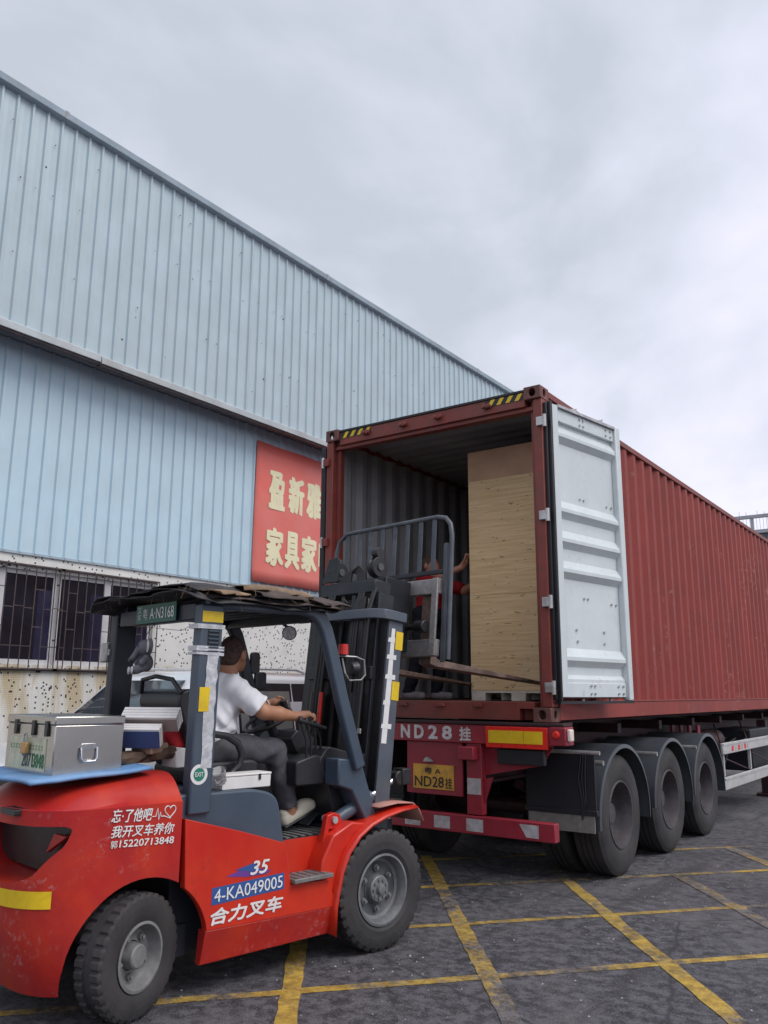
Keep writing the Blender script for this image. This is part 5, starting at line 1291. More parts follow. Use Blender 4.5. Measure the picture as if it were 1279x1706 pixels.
# two bundles of boxed tiles
m_card = mat('white_card', (0.74, 0.72, 0.70), 0.6, 0, 0.06, 8)
m_navy = mat('navy_card', (0.055, 0.075, 0.19), 0.5, 0, 0.12, 6)
m_pinkc = mat('grey_pink_card', (0.36, 0.29, 0.27), 0.6, 0, 0.12, 6)
def bundle(name, label, v, u, z, rz, lean, face, ln, ht, th, n):
    """boards standing on edge, leaning, their covers toward the yard; local x along the boards, y through the stack"""
    e_ = fthing(name, label, 'books', v, u, z); e_.rotation_euler = Matrix.Rotation(FRZ + rz, 3, 'Z').__matmul__(Matrix.Rotation(lean, 3, 'X')).to_euler()
    for k in range(n):
        MB().box(-ln / 2, ln / 2 + random.uniform(-.003, .003), k * th + 0.001, (k + 1) * th - 0.002, 0.0, ht).build('book', m_card, e_, bevel=0.0015)
    MB().box(-ln / 2 + 0.001, ln / 2 - 0.001, -0.0025, 0.0005, 0.001, ht - 0.012).build('cover', face, e_)
    return e_
bundle('book_bundle', 'bundle of navy covered books leaning beside the tool box', 0.22, -1.66, 1.292, R(47), R(24), m_navy, 0.27, 0.115, 0.026, 3)
bundle('book_bundle', 'pale pinkish bundle of books leaning over the navy covered ones', 0.19, -1.56, 1.382, R(43), R(38), m_pinkc, 0.33, 0.10, 0.024, 4)
# scraps of timber
m_log = mat('dark_timber', (0.075, 0.042, 0.028), 0.75, 0, 0.35, 9, dirt=(0.16, 0.10, 0.06), da=0.3, ds=12, bump=0.004, bs=30)
def chunk(label, v, u, z, l, w_, h_, rz):
    o = fthing('timber_offcut', label, 'wood', v, u, z, rz, 'timber scraps on the counterweight')
    ps = []
    for i in range(6):
        for q in range(8):
            a = 2 * math.pi * q / 8; j = random.uniform(0.82, 1.08)
            ps.append((w_ / 2 * math.copysign(abs(math.cos(a)) ** 0.5, math.cos(a)) * j, -l / 2 + l * i / 5 + random.uniform(-.01, .01), h_ / 2 + h_ / 2 * math.copysign(abs(math.sin(a)) ** 0.5, math.sin(a)) * j))
    fs = [(i*8+q, i*8+(q+1) % 8, (i+1)*8+(q+1) % 8, (i+1)*8+q) for i in range(5) for q in range(8)] + [tuple(reversed(range(8))), tuple(40 + q for q in range(8))]
    MB().add(ps, fs).build('timber', m_log, o)
chunk('dark timber offcut lying under the navy books', 0.17, -1.66, 1.205, 0.26, 0.15, 0.07, 0.1)
chunk('dark timber offcut leaning by the rear cab pillar', 0.18, -1.47, 1.22, 0.15, 0.2, 0.075, -0.4)
m_tan = mat('tan_board', (0.30, 0.20, 0.13), 0.7, 0, 0.2, 8)
o = fthing('board_scrap', 'small tan board scrap between the books and timber', 'board', 0.18, -1.55, 1.262)
MB().box(-0.08, 0.08, -0.07, 0.07, 0.0, 0.05).build('scrap', m_tan, o, bevel=0.008, rot=(0.1, 0, 0.3))
m_rcl = mat('red_cloth', (0.42, 0.012, 0.02), 0.8)
o = fthing('red_cloth', 'crumpled red cloth tucked behind the white books', 'cloth', 0.10, -1.37, 1.28)
s = SDF((-.12, -.1, -.02), (.12, .1, .16), 0.008); s.ell((0, 0, .06), (.08, .06, .07)).ell((.03, .03, .03), (.06, .05, .05), 0.03)
s.fold(lambda x, y, z: 0.006 * np.sin(60 * x + 40 * z) + 0.005 * np.sin(50 * y - 30 * z)); put('cloth', s.mesh('cloth', m_rcl), o)
o = fthing('white_carton', 'crumpled white carton behind the rear pillar', 'carton', 0.22, -1.395, 1.177)
MB().prism([(-0.05, 0.0), (0.055, 0.0), (0.06, 0.095), (0.0, 0.11), (-0.055, 0.09)], 'x', -0.08, 0.08).build('carton_body', m_card, o, bevel=0.004)
# white tissue tin and plastic cup on the hood
o = fthing('white_tin', 'white tin box with a dark clasp beside the seat', 'box', 0.41, -1.07, 1.052)
MB().prism(rounded([(-0.17, 0.0), (0.175, 0.0), (0.178, 0.07), (-0.172, 0.07)], 0.006), 'x', -0.065, 0.065).build('tin_body', m_card, o, bevel=0.004)
MB().box(-0.068, 0.068, -0.176, 0.182, 0.071, 0.085).build('tin_lid', m_card, o, bevel=0.005)
MB().box(0.0655, 0.072, 0.085, 0.10, 0.045, 0.078).build('clasp', m_grease, o)
m_pet = mat('clear_plastic', (0.80, 0.82, 0.84), 0.12, 0, 0.05, 8, trans=0.75, alpha=0.75)
o = fthing('plastic_cup', 'crushed clear plastic cup tipped beside the seat', 'cup', 0.50, -1.265, 1.10)
o.rotation_euler = (0.5, 0.3, FRZ)
MB().lathe([(0.0, 0.001), (0.0, 0.030), (0.008, 0.033), (0.035, 0.036), (0.07, 0.043), (0.08, 0.046), (0.084, 0.044)], (0, 0, 0), 'z', 24, lambda i, j, r: r * (1 + 0.04 * math.sin(j * 1.7 + i)), close=False).build('cup_wall', m_pet, o, smooth=40)

# ---- layered cardboard and tarpaulin on the overhead guard
m_tarp = mat('black_tarp', (0.022, 0.020, 0.023), 0.6, 0, 0.3, 6)
m_cbd = mat('weathered_cardboard', (0.30, 0.20, 0.12), 0.8, 0, 0.25, 7, dirt=(0.10, 0.07, 0.05), da=0.35, ds=6)
m_cbd2 = mat('grey_brown_cardboard', (0.075, 0.055, 0.05), 0.8, 0, 0.3, 6)
rc = fthing('roof_cover', 'ragged black tarpaulin and cardboard sheets piled on the forklift roof', 'tarpaulin', 0, -0.96, 2.185)
def ragged(cx, cy, sx, sy, z, m, name, droop, rot, nx=16, ny=14):
    rows = []; ph = random.uniform(0, 9)
    for i in range(ny):
        row = []
        for j in range(nx):
            a, b = j / (nx - 1) * 2 - 1, i / (ny - 1) * 2 - 1
            x, y = a * sx / 2, b * sy / 2
            if j in (0, nx - 1): x += random.uniform(-.035, .035)
            if i in (0, ny - 1): y += random.uniform(-.035, .035)
            e_ = max(abs(a), abs(b) if b > 0 else abs(b) * 0.80); dz = -droop * max(0, e_ - 0.72) ** 1.5 * 4 + 0.008 * math.sin(9 * x + ph) + 0.007 * math.sin(11 * y + 2 * ph) + (random.uniform(-.012, .006) if e_ > 0.98 else 0)
            c_, s_ = math.cos(rot), math.sin(rot)
            row.append((cx + x * c_ - y * s_, cy + x * s_ + y * c_, z + dz))
        rows.append(row)
    o = MB().grid(rows).build(name, m, rc, smooth=50)
    so = o.modifiers.new('t', 'SOLIDIFY'); so.thickness = 0.006
    return o
ragged(-0.02, -0.06, 1.22, 1.14, 0.000, m_tarp, 'tarpaulin', 0.10, 0.02)
ragged(0.03, 0.05, 1.12, 1.02, 0.016, m_cbd2, 'cardboard_sheet', 0.07, -0.05)
ragged(-0.06, -0.10, 1.16, 1.00, 0.032, m_tarp, 'tarpaulin', 0.12, 0.08)
ragged(0.22, 0.16, 0.78, 0.70, 0.046, m_cbd2, 'cardboard_sheet', 0.09, 0.1)
ragged(0.10, -0.22, 0.90, 0.62, 0.058, m_tarp, 'tarpaulin', 0.10, -0.1)
ragged(0.46, -0.36, 0.26, 0.34, 0.012, m_cbd, 'cardboard_sheet', 0.03, 0.3, 8, 8)
ragged(0.40, 0.05, 0.34, 0.55, 0.062, m_cbd, 'cardboard_sheet', 0.06, 0.0, 8, 10)
ragged(0.42, 0.38, 0.40, 0.34, 0.010, m_cbd2, 'cardboard_sheet', 0.05, 0.2, 8, 8)
ragged(-0.35, 0.1, 0.6, 0.8, 0.06, m_tarp, 'tarpaulin', 0.08, 0.0)
fr = MB()
for k in range(60):
    side = random.random()
    x, y = (0.58, random.uniform(-0.5, 0.55)) if side < 0.5 else (random.uniform(-0.6, 0.6), -0.60 if side < 0.75 else 0.56)
    x += random.uniform(-.04, .02); p = Vector((x, y, random.uniform(-0.01, 0.04))); d_ = Vector((random.uniform(-.3, 1) if side < 0.5 else random.uniform(-.6, .6), random.uniform(-.6, .6), random.uniform(-1.0, -0.1))).normalized()
    l = random.uniform(0.03, 0.10); fr.tube([p, p + d_ * l * 0.5, p + d_ * l + Vector((0, 0, -0.015))], 0.0011, 3)
tag(fr.build('loose_fibres', m_cbd, rc), kind='stuff')
# strings holding the plate
sg = MB()
for v in (-0.10, 0.02, 0.21):
    sg.tube([(v, -0.512, -0.012), (v + 0.01, -0.516, -0.07), (v + 0.012, -0.517, -0.12)], 0.0016, 4)
sg.tube([(0.5, -0.45, -0.15), (0.3, -0.50, -0.22), (0.1, -0.52, -0.2), (-0.2, -0.52, -0.17), (-0.5, -0.5, -0.14)], 0.0018, 4)
tag(sg.build('strings', m_cbd, rc), kind='stuff')

# ---- grey plush elephant hanging from the rear beam
m_plush = mat('grey_plush', (0.16, 0.16, 0.175), 0.95, 0, 0.2, 14, bump=0.004, bs=120, spec=0.1)
m_plushw = mat('pale_plush', (0.62, 0.61, 0.60), 0.95, 0, 0.1, 14, bump=0.003, bs=120, spec=0.1)
el = fthing('plush_elephant', 'grey plush elephant toy hanging under the rear of the forklift roof', 'plush toy', -0.02, -1.50, 1.735, -0.3)
el.scale = (0.82, 0.82, 0.82)
s = SDF((-.16, -.15, -.03), (.16, .13, .27), 0.006)
s.ell((0, 0, .055), (.055, .05, .065)).ell((0, -.02, .165), (.058, .055, .062), .015)
for a in (-1, 1):
    s.ell((a * .075, 0.005, .175), (.055, .018, .062), .012)
    s.cone((a * .04, -.02, .02), (a * .062, -.085, .0), .028, .032, .012)
    s.cone((a * .045, -.01, .09), (a * .085, -.05, .055), .022, .024, .012)
s.cone((0, -.06, .155), (-.02, -.10, .09), .026, .018, .012); s.cone((-.02, -.10, .09), (-.045, -.115, .075), .018, .015, .01)
put('plush_body', s.mesh('plush_body', m_plush), el)
for a in (-1, 1):
    MB().lathe([(-0.012, 0.030), (-0.02, 0.026), (-0.022, 0.001)], (a * 0.063, -0.10, -0.003), 'y', 18, close=False).build('foot_pad', m_plushw, el, smooth=60)
    MB().lathe([(-0.003, 0.001), (-0.002, 0.045), (0.002, 0.045)], (a * 0.08, -0.014, 0.175), 'y', 18, close=False).build('ear_lining', m_plushw if a > 0 else m_plush, el, smooth=60)
    MB().lathe([(0, 0.007), (-0.005, 0.005), (-0.007, 0.001)], (a * 0.026, -0.072, 0.18), 'y', 10, close=False).build('eye', m_grease, el)
MB().tube([(0, -0.02, 0.225), (0.004, -0.01, 0.27), (0.0, 0.05, 0.36)], 0.003, 5).build('hanging_loop', m_hose, el)

# ================================================================== people
m_skin = mat('tanned_skin', (0.47, 0.225, 0.13), 0.5, 0, 0.10, 9, rvar=0.06)
m_hair = mat('black_hair', (0.075, 0.042, 0.030), 0.75, 0, 0.5, 45, bump=0.003, bs=180)
m_shirt = mat('white_tshirt', (0.83, 0.83, 0.86), 0.85, 0, 0.03, 5, spec=0.2)
m_jeans = mat('grey_jeans', (0.088, 0.086, 0.098), 0.85, 0, 0.25, 10, dirt=(0.14, 0.135, 0.145), da=0.25, ds=7, spec=0.2, bump=0.0015, bs=150)
m_shoe = mat('cream_shoe', (0.66, 0.62, 0.50), 0.55, 0, 0.06, 6)
def hand(s, wrist, palm, tips, thumb, k=0.006, r=0.0085):
    """palm between wrist and palm point; five fingers, each a bent chain to its tip"""
    wrist, palm = np.array(wrist), np.array(palm)
    s.cone(wrist, (wrist + palm) / 2, 0.026, 0.030, 0.015); s.cone((wrist + palm) / 2, palm, 0.030, 0.028, 0.012)
    for knuckle, mid_, tip in tips:
        s.cone(knuckle, mid_, r * 1.12, r, k); s.cone(mid_, tip, r, r * 0.85, k)
    s.cone(thumb[0], thumb[1], r * 1.3, r * 1.1, 0.012); s.cone(thumb[1], thumb[2], r * 1.1, r * 0.9, k)
dv = fthing('person', 'driver in white t-shirt and grey jeans seated in the forklift', 'person', 0, -1.05, 1.19)
OFF = Vector((0, 1.05, -1.19))
s = SDF((-.42, -1.32, .74), (.42, -.15, 2.0), 0.0062)
# torso, neck, head
s.cone((0, -1.07, 1.27), (0, -1.04, 1.45), .125, .13, .05).cone((0, -1.04, 1.45), (0, -.98, 1.62), .125, .12, .05)
s.cone((-.15, -.97, 1.635), (.15, -.985, 1.635), .062, .062, .05)
s.cone((0, -.97, 1.66), (0, -.90, 1.80), .058, .052, .03)
HA = R(20); HC_ = (0, -.885)
HM = np.array([[math.cos(HA), math.sin(HA), 0], [-math.sin(HA), math.cos(HA), 0], [0, 0, 1]])
def hp_(x, y, z):
    """a point of the head, turned to look ahead and a little to the driver's left"""
    dy = y - HC_[1]; return (x * math.cos(HA) - dy * math.sin(HA), HC_[1] + x * math.sin(HA) + dy * math.cos(HA), z)
def he(c, r, k, cut=False): s.ell(hp_(*c), r, k, rot=HM, cut=cut)
he((0, -.89, 1.865), (.077, .097, .103), .02); he((0, -.835, 1.80), (.058, .065, .062), .03)
he((0, -.80, 1.765), (.030, .026, .022), .02)                          # chin
s.cone(hp_(0, -.788, 1.855), hp_(0, -.765, 1.825), .010, .015, .012)   # nose
he((0, -.785, 1.795), (.024, .010, .010), .008)                        # lips
s.cone(hp_(-.035, -.80, 1.872), hp_(.035, -.80, 1.872), .014, .014, .012)   # brow
s.cone(hp_(0, -.925, 1.71), hp_(0, -.905, 1.79), .060, .054, .03)       # thick neck
for a in (-1, 1):
    he((a * .030, -.793, 1.852), (.014, .012, .009), .006, True); he((a * .030, -.800, 1.852), (.012, .011, .009), .003)
    he((a * .082, -.872, 1.842), (.013, .024, .034), .006)
    he((a * .094, -.868, 1.845), (.006, .012, .018), .004, True)
# arms
ELR, WRR = (.275, -.815, 1.485), (.285, -.555, 1.452); ELL, WRL = (-.275, -.71, 1.50), (-.185, -.44, 1.525)
SHR, SHL = (.185, -.985, 1.635), (-.185, -.97, 1.635)
for sh, eb, wr in ((SHR, ELR, WRR), (SHL, ELL, WRL)):
    s.cone(sh, eb, .056, .047, .03); s.cone(eb, tuple(np.array(eb) * .55 + np.array(wr) * .45), .047, .045, .02)
    s.cone(tuple(np.array(eb) * .55 + np.array(wr) * .45), wr, .045, .028, .02)
# right hand closed over the lever knobs
hand(s, WRR, (.30, -.475, 1.462), [((.272, -.475, 1.468), (.285, -.435, 1.462), (.300, -.428, 1.432)), ((.290, -.472, 1.472), (.304, -.430, 1.464), (.318, -.426, 1.434)), ((.310, -.474, 1.470), (.325, -.436, 1.458), (.334, -.436, 1.430)), ((.326, -.482, 1.462), (.342, -.450, 1.448), (.345, -.455, 1.424))], ((.275, -.515, 1.45), (.278, -.475, 1.430), (.292, -.45, 1.422)))
# left hand on the steering knob
hand(s, WRL, (-.135, -.375, 1.545), [((-.160, -.372, 1.552), (-.135, -.338, 1.560), (-.105, -.345, 1.545)), ((-.145, -.368, 1.540), (-.118, -.333, 1.545), (-.092, -.345, 1.532)), ((-.140, -.372, 1.525), (-.112, -.340, 1.526), (-.090, -.352, 1.516)), ((-.142, -.380, 1.510), (-.118, -.352, 1.508), (-.098, -.362, 1.502))], ((-.165, -.40, 1.548), (-.135, -.395, 1.575), (-.108, -.375, 1.570)))
# legs
LEG = [((.105, -1.06, 1.255), (.185, -.645, 1.235), (.175, -.515, .865)), ((-.105, -1.06, 1.255), (-.16, -.62, 1.225), (-.14, -.45, .86))]
for hp, kn, an in LEG:
    s.cone(hp, kn, .095, .062, .04); s.cone(kn, tuple(np.array(kn) * .6 + np.array(an) * .4), .060, .056, .02); s.cone(tuple(np.array(kn) * .6 + np.array(an) * .4), an, .056, .036, .02)
    s.cone(an, (an[0], an[1] + .02, an[2] - .04), .036, .034, .015); s.cone((an[0], an[1], an[2] - .055), (an[0], an[1] + .16, an[2] + .0), .032, .026, .015)
put('body', s.mesh('body', m_skin), dv, loc=OFF)
# hair: close cropped cap
s = SDF((-.1, -1.02, 1.74), (.1, -.76, 2.0), 0.006)
he((0, -.893, 1.868), (.0797, .1005, .1065), .01); he((0, -.925, 1.812), (.066, .062, .055), .02)
s.plane(hp_(0, -.852, 1.875), tuple(np.linalg.inv(HM) @ np.array((0, .86, -.72))))
put('hair', s.mesh('hair', m_hair), dv, loc=OFF)
# t-shirt
s = SDF((-.42, -1.32, 1.12), (.42, -.7, 1.78), 0.007)
s.cone((0, -1.085, 1.22), (0, -1.05, 1.45), .168, .164, .05, (0.86, 1, 1)).cone((0, -1.045, 1.45), (0, -.985, 1.62), .158, .140, .05, (0.86, 1, 1))
s.cone((-.165, -.97, 1.64), (.165, -.985, 1.64), .072, .072, .05)
for sh, eb in ((SHR, ELR), (SHL, ELL)):
    e2 = np.array(sh) + (np.array(eb) - np.array(sh)) * 0.98
    s.cone(sh, e2, .076, .080, .035)
def folds(x, y, z):
    big = np.sin(38 * (z * .75 + (y + 1.0) * .9 + x * .5) + 3.5 * np.sin(6 * x + 8 * z)); sharp = 1 - 2 * np.abs(np.sin(19 * (z - .9 * y + .3 * x) + 2 * np.sin(9 * z + 5 * x))) ** .6
    return 0.007 * big * np.clip((1.64 - z) * 4, .3, 1) + 0.006 * sharp * np.clip((1.55 - z) * 5, 0.2, 1) + 0.004 * np.sin(55 * (z * .6 - y * .8) + 6 * np.sin(11 * x)) + 0.003 * np.sin(70 * (y + .4 * x) + 4 * np.sin(13 * z))
s.fold(folds)
for sh, eb in ((SHR, ELR), (SHL, ELL)):
    d_ = np.array(eb) - np.array(sh); p = np.array(sh) + d_ * 0.83; s.plane_near(p, d_, .13)
s.plane((0, -.935, 1.70), (0, .35, 1)); s.plane((0, -1.07, 1.215), (0, -.15, -1))
put('tshirt', s.mesh('tshirt', m_shirt), dv, loc=OFF)
# jeans
s = SDF((-.32, -1.30, .80), (.32, -.36, 1.42), 0.007)
s.cone((-.075, -1.085, 1.255), (.075, -1.085, 1.255), .128, .128, .04).ell((0, -1.06, 1.30), (.165, .135, .06), .03)
for hp, kn, an in LEG:
    kn2 = np.array(kn); an2 = np.array(an)
    s.cone(hp, kn, .108, .075, .04); s.cone(kn, kn2 * .5 + an2 * .5, .074, .070, .02); s.cone(kn2 * .5 + an2 * .5, an2 + (an2 - kn2) * .02, .070, .062, .02)
s.fold(lambda x, y, z: 0.006 * np.sin(22 * (y * .8 + z * .5 + x) + 4 * np.sin(9 * z)) * np.sin(31 * x + 17 * y + 6 * z) + 0.006 * np.sin(52 * (y - z * .8) + 3 * np.sin(14 * x)) * np.exp(-((y + .66) / .10) ** 2 - ((z - 1.2) / .12) ** 2) + 0.004 * np.sin(70 * (z + .5 * y) + 5 * np.sin(20 * x)) * np.exp(-((z - .90) / .05) ** 2))
for hp, kn, an in LEG: s.plane_near(np.array(an) + (np.array(kn) - np.array(an)) * .03, np.array(an) - np.array(kn), .12)
put('jeans', s.mesh('jeans', m_jeans), dv, loc=OFF)
for (hp, kn, an) in LEG:
    s = SDF((an[0] - .08, an[1] - .09, an[2] - .14), (an[0] + .08, an[1] + .26, an[2] + .10), 0.006)
    x = an[0]
    s.cone((x, an[1] - .02, an[2] - .078), (x, an[1] + .17, an[2] - .005), .040, .044, .02); s.ell((x, an[1] + .14, an[2] + .012), (.046, .075, .040), .02)
    s.cone((x, an[1] - .03, an[2] - .05), (x, an[1] - .035, an[2] - .03), .036, .034, .02)
    s.ell((x, an[1] + .01, an[2] + .0), (.035, .055, .05), .01, cut=True)
    sh_ = put('shoe', s.mesh('shoe', m_shoe), dv, loc=OFF)
    hl = MB()
    for q in range(5):
        hl.cyl((x + .047, an[1] + .10 + q * .018, an[2] + .008 + .003 * q), (x + .0, an[1] + .10 + q * .018, an[2] + .008), .006, n=8)
    MB().tube([(x - .04, an[1] - .05, an[2] - .115), (x + .038, an[1] - .05, an[2] - .112), (x + .046, an[1] + .10, an[2] - .055), (x + .04, an[1] + .20, an[2] - .012), (x - .04, an[1] + .20, an[2] - .012), (x - .046, an[1] + .10, an[2] - .055)], .008, 6, closed=True).build('sole', m_seat, sh_)
# watch
MB().tube([(WRL[0] + .031 * math.cos(q), WRL[1] - .03 + .012 * math.cos(q), WRL[2] - .003 + .031 * math.sin(q)) for q in [2 * math.pi * k / 20 for k in range(20)]], .006, 6, closed=True).build('wristwatch', m_white, dv, loc=OFF, smooth=60)

# worker inside the container, bent forward with both hands on the crate edge
m_rshirt = mat('red_shirt', (0.26, 0.012, 0.016), 0.85, 0, 0.08, 6, spec=0.2)
m_dtrous = mat('dark_trousers', (0.010, 0.011, 0.016), 0.85, 0, 0.2, 6, spec=0.2)
m_gshoe = mat('grey_shoe', (0.15, 0.13, 0.135), 0.7, 0, 0.2, 10)
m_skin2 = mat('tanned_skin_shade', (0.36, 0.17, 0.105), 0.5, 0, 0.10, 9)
FLZ = 1.538
WX, WYY = -4.77, 7.42
wk = thing('person', 'worker in a red shirt pushing the crate inside the container', 'person', (WX, WYY, FLZ))
s = SDF((-.45, -.35, -.01), (.74, .40, 1.55), 0.0085)
hipz = .86
s.cone((-.06, .02, hipz), (.06, .02, hipz), .12, .12, .04).cone((0, .02, hipz + .05), (.06, .0, 1.17), .125, .13, .05)
s.cone((.04, -.16, 1.20), (.06, .16, 1.20), .06, .06, .05)
s.cone((.06, 0, 1.22), (.05, 0, 1.30), .055, .05, .03)
s.ell((.04, 0, 1.385), (.095, .074, .10), .02).ell((.10, 0, 1.345), (.055, .05, .055), .025).ell((.135, 0, 1.37), (.014, .012, .018), .01)
for a in (-1, 1): s.ell((.03, a * .075, 1.375), (.02, .012, .03), .008)
for a, eb, wr in ((-1, (.34, -.27, 1.22), (.58, -.27, 1.29)), (1, (.34, .20, 1.12), (.58, .10, 1.20))):
    s.cone((.06, a * .18, 1.205), eb, .055, .045, .03); s.cone(eb, wr, .046, .029, .02)
    hand(s, wr, (wr[0] + .045, wr[1], wr[2] + .055), [((wr[0] + .05, wr[1] + d_, wr[2] + .07), (wr[0] + .065, wr[1] + d_ * 1.2, wr[2] + .11 - abs(d_) * .2), (wr[0] + .07, wr[1] + d_ * 1.3, wr[2] + .135 - abs(d_) * .4)) for d_ in (-.03, -.01, .01, .03)], ((wr[0] + .02, wr[1] - .02, wr[2] + .02), (wr[0] + .05, wr[1] - .045, wr[2] + .05), (wr[0] + .062, wr[1] - .05, wr[2] + .075)))
WL = [((0, -.10, hipz), (-.02, -.12, .46), (-.16, -.12, .08)), ((0, .10, hipz), (.10, .12, .47), (.02, .13, .08))]
for hp, kn, an in WL:
    s.cone(hp, kn, .092, .06, .04); s.cone(kn, an, .058, .038, .02); s.cone((an[0] - .02, an[1], .04), (an[0] + .15, an[1], .035), .036, .03, .02)
put('body', s.mesh('body', m_skin2), wk)
s = SDF((-.25, -.36, .80), (.46, .33, 1.34), 0.009)
s.cone((0, .02, .88), (.06, 0, 1.17), .150, .150, .05).cone((.04, -.17, 1.20), (.06, .17, 1.20), .072, .072, .05)
for a, eb in ((-1, (.34, -.27, 1.22)), (1, (.34, .20, 1.12))): s.cone((.06, a * .18, 1.205), tuple(np.array((.06, a * .18, 1.205)) * .25 + np.array(eb) * .75), .072, .070, .03)
s.fold(lambda x, y, z: 0.006 * np.sin(30 * z + 14 * x + 3 * np.sin(9 * y)))
s.plane((.055, 0, 1.265), (.2, 0, 1)); put('shirt', s.mesh('shirt', m_rshirt), wk)
s = SDF((-.32, -.28, .02), (.30, .28, 1.02), 0.009)
s.cone((-.05, .02, hipz), (.05, .02, hipz), .135, .135, .04)
for hp, kn, an in WL: s.cone(hp, kn, .105, .075, .04); s.cone(kn, an, .072, .060, .02)
s.fold(lambda x, y, z: 0.004 * np.sin(50 * z + 12 * x + 3 * np.sin(14 * y))); s.plane((0, 0, .07), (0, 0, -1))
put('trousers', s.mesh('trousers', m_dtrous), wk)
for hp, kn, an in WL:
    s = SDF((an[0] - .12, an[1] - .07, -.005), (an[0] + .27, an[1] + .07, .14), 0.007)
    s.cone((an[0] - .03, an[1], .042), (an[0] + .17, an[1], .036), .044, .040, .02).cone((an[0], an[1], .05), (an[0], an[1], .09), .045, .044, .02); s.plane((0, 0, .002), (0, 0, -1))
    put('shoe', s.mesh('shoe', m_gshoe), wk)
s = SDF((-.08, -.1, 1.28), (.18, .1, 1.51), 0.007); s.ell((.035, 0, 1.39), (.099, .078, .104), .01).plane((.07, 0, 1.39), (.8, 0, -.6)); put('hair', s.mesh('hair', m_hair), wk)

# ================================================================== parked white SUV
m_carw = mat('white_car_paint', (0.70, 0.71, 0.73), 0.22, 0, 0.03, 2, coat=0.6, rvar=0.05)
m_carg = mat('tinted_car_glass', (0.045, 0.055, 0.065), 0.07, 0, 0.1, 1, spec=0.7, rvar=0.03)
m_carg2 = mat('grey_car_glass', (0.22, 0.225, 0.22), 0.12, 0, 0.08, 2, spec=0.6, rvar=0.03)
m_carb = mat('black_car_trim', (0.02, 0.021, 0.024), 0.4)
m_carl = mat('silver_car_trim', (0.60, 0.61, 0.63), 0.25, 0.7, 0.05, 3)
SX, SY = -8.26, 7.05
suv = thing('parked_suv', 'white SUV parked by the tiled warehouse wall behind the forklift', 'car', (SX, SY, 0), math.pi)
# local: +y is the nose, x to its right; nose points at -Y in the world
HWs = 0.93
side = [(-2.35, 0.42), (-2.40, 0.75), (-2.36, 1.05), (-2.25, 1.12), (0.95, 1.10), (1.2, 1.08), (2.05, 0.98), (2.25, 0.86), (2.32, 0.60), (2.28, 0.40), (1.95, 0.32)]
side += [(1.47 + 0.39 * math.cos(q), 0.37 + 0.39 * math.sin(q)) for q in [R(a) for a in range(0, 181, 20)]] + [(1.0, 0.30), (-0.95, 0.30)]
side += [(-1.42 + 0.39 * math.cos(q), 0.37 + 0.39 * math.sin(q)) for q in [R(a) for a in range(0, 181, 20)]] + [(-1.9, 0.34)]
bdy = MB().prism(side, 'x', -HWs, HWs).build('lower_body', m_carw, suv, bevel=0.05, seg=3)
gh = []; lv_ = [(1.10, -2.30, 1.12, 0.90), (1.45, -2.22, 0.68, 0.845), (1.74, -2.02, 0.36, 0.77), (1.815, -1.85, 0.22, 0.72), (1.845, -1.6, 0.0, 0.62)]
mbg = MB(); ring = []
for z, yb, yf, hx in lv_: ring += [(-hx, yb, z), (hx, yb, z), (hx, yf, z), (-hx, yf, z)]
fs = [(4*i + j, 4*i + (j+1) % 4, 4*i + 4 + (j+1) % 4, 4*i + 4 + j) for i in range(4) for j in range(4)] + [(3, 2, 1, 0), (16, 17, 18, 19)]
mbg.add(ring, fs); mbg.build('cabin', m_carw, suv, bevel=0.035, seg=3)
def gq(name, m, pts, parent=suv, t=0.006):
    o = MB().add(pts, [tuple(range(len(pts)))]).build(name, m, parent); so = o.modifiers.new('t', 'SOLIDIFY'); so.thickness = t; so.offset = 1; return o
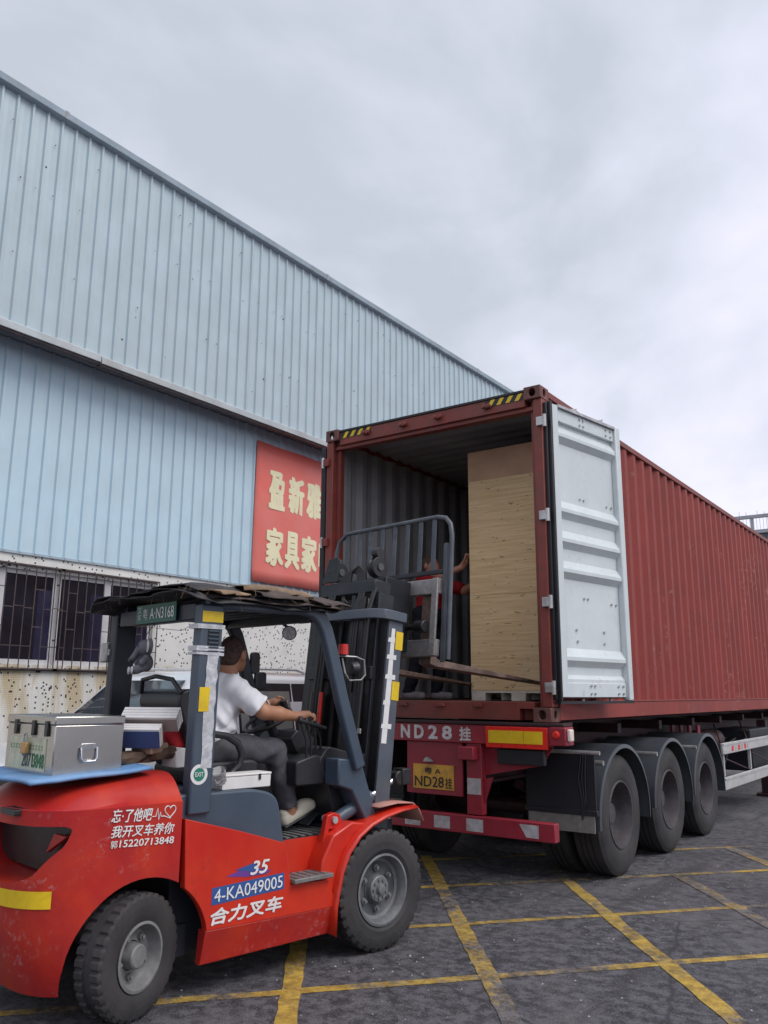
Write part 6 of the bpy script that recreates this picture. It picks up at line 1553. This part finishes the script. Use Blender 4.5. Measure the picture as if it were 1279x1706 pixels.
# windscreen just proud of the cabin front
def cab(z, side_=None):
    for (z0, b0, f0, h0), (z1, b1, f1, h1) in zip(lv_, lv_[1:]):
        if z0 <= z <= z1:
            t = (z - z0) / (z1 - z0); return b0 + (b1 - b0) * t, f0 + (f1 - f0) * t, h0 + (h1 - h0) * t
ws = []
for z in (1.14, 1.45, 1.72):
    b0, f0, h0 = cab(z); ws.append((f0 + 0.012, h0 - 0.09 - 0.02 * (z - 1.1), z + 0.006))
rows = [[(x * h0, f0 + 0.03 * (1 - x * x), z) for x in np.linspace(-1, 1, 9)] for f0, h0, z in ws]
o = MB().grid(rows).build('windscreen', m_carg, suv, smooth=60); so = o.modifiers.new('t', 'SOLIDIFY'); so.thickness = 0.006; so.offset = 1
for s_ in (-1, 1):
    for k, (ya, yb, m_) in enumerate(((-2.0, -1.32, m_carg), (-1.22, -0.32, m_carg2), (-0.20, 0.52, m_carg))):
        pts = []
        for y, z in ((ya, 1.15), (yb, 1.15), (yb - (0.32 if k == 2 else 0.0), 1.68), (ya + (0.12 if k == 0 else 0.0), 1.68)):
            h0 = cab(z)[2]; pts.append((s_ * (h0 + 0.008), y, z))
        fr_ = []
        cx_, cz_ = sum(p[1] for p in pts) / 4, sum(p[2] for p in pts) / 4
        for p in pts: fr_.append((p[0] - s_ * 0.004, p[1] + math.copysign(0.035, p[1] - cx_), p[2] + math.copysign(0.03, p[2] - cz_)))
        f_ = gq('window_surround', m_carb, fr_); gq('side_window', m_, pts, f_)
    MB().tube([(s_ * 0.66, 0.05, 1.845), (s_ * 0.67, -0.1, 1.885), (s_ * 0.67, -1.5, 1.89), (s_ * 0.65, -1.7, 1.85)], 0.018, 8).build('roof_rail', m_carl, suv, smooth=60)
    MB().prism(rounded([(0.62, 1.08), (0.80, 1.08), (0.82, 1.24), (0.66, 1.26)], 0.03), 'x', s_ * 0.95, s_ * 1.10).build('wing_mirror', m_carw, suv, bevel=0.02)
    MB().box(min(s_*0.931, s_*0.945), max(s_*0.931, s_*0.945), -0.98, 1.02, 0.34, 0.52).build('sill_trim', m_carb, suv)
    for y in (-0.55, 0.35): MB().box(min(s_*0.931, s_*0.955), max(s_*0.931, s_*0.955), y, y + 0.16, 0.93, 0.96).build('door_handle', m_carl, suv)
    MB().box(s_ * 0.62 - 0.2, s_ * 0.62 + 0.2, 2.24, 2.33, 0.72, 0.86).build('headlamp', m_glassc, suv, bevel=0.02)
    for y in (1.47, -1.42):
        wq = empt('wheel', suv, (s_ * 0.82, y, 0.355), (0, 0, 0 if s_ > 0 else math.pi))
        MB().lathe([(-0.11, 0.22), (-0.115, 0.30), (-0.09, 0.345), (-0.05, 0.355), (0.05, 0.355), (0.09, 0.345), (0.115, 0.30), (0.11, 0.22)], (0, 0, 0), 'x', 36, close=False).build('tyre', m_tyre, wq, smooth=40)
        MB().lathe([(0.10, 0.225), (0.06, 0.21), (0.03, 0.10), (0.08, 0.05), (0.085, 0.001)], (0, 0, 0), 'x', 30, close=False).build('rim', m_carl, wq, smooth=40)
MB().box(-0.5, 0.5, 2.27, 2.335, 0.62, 0.80).build('radiator_grille', m_carb, suv, bevel=0.01)
MB().box(-0.45, 0.45, 0.9, 1.2, 1.085, 1.10).build('scuttle', m_carb, suv)
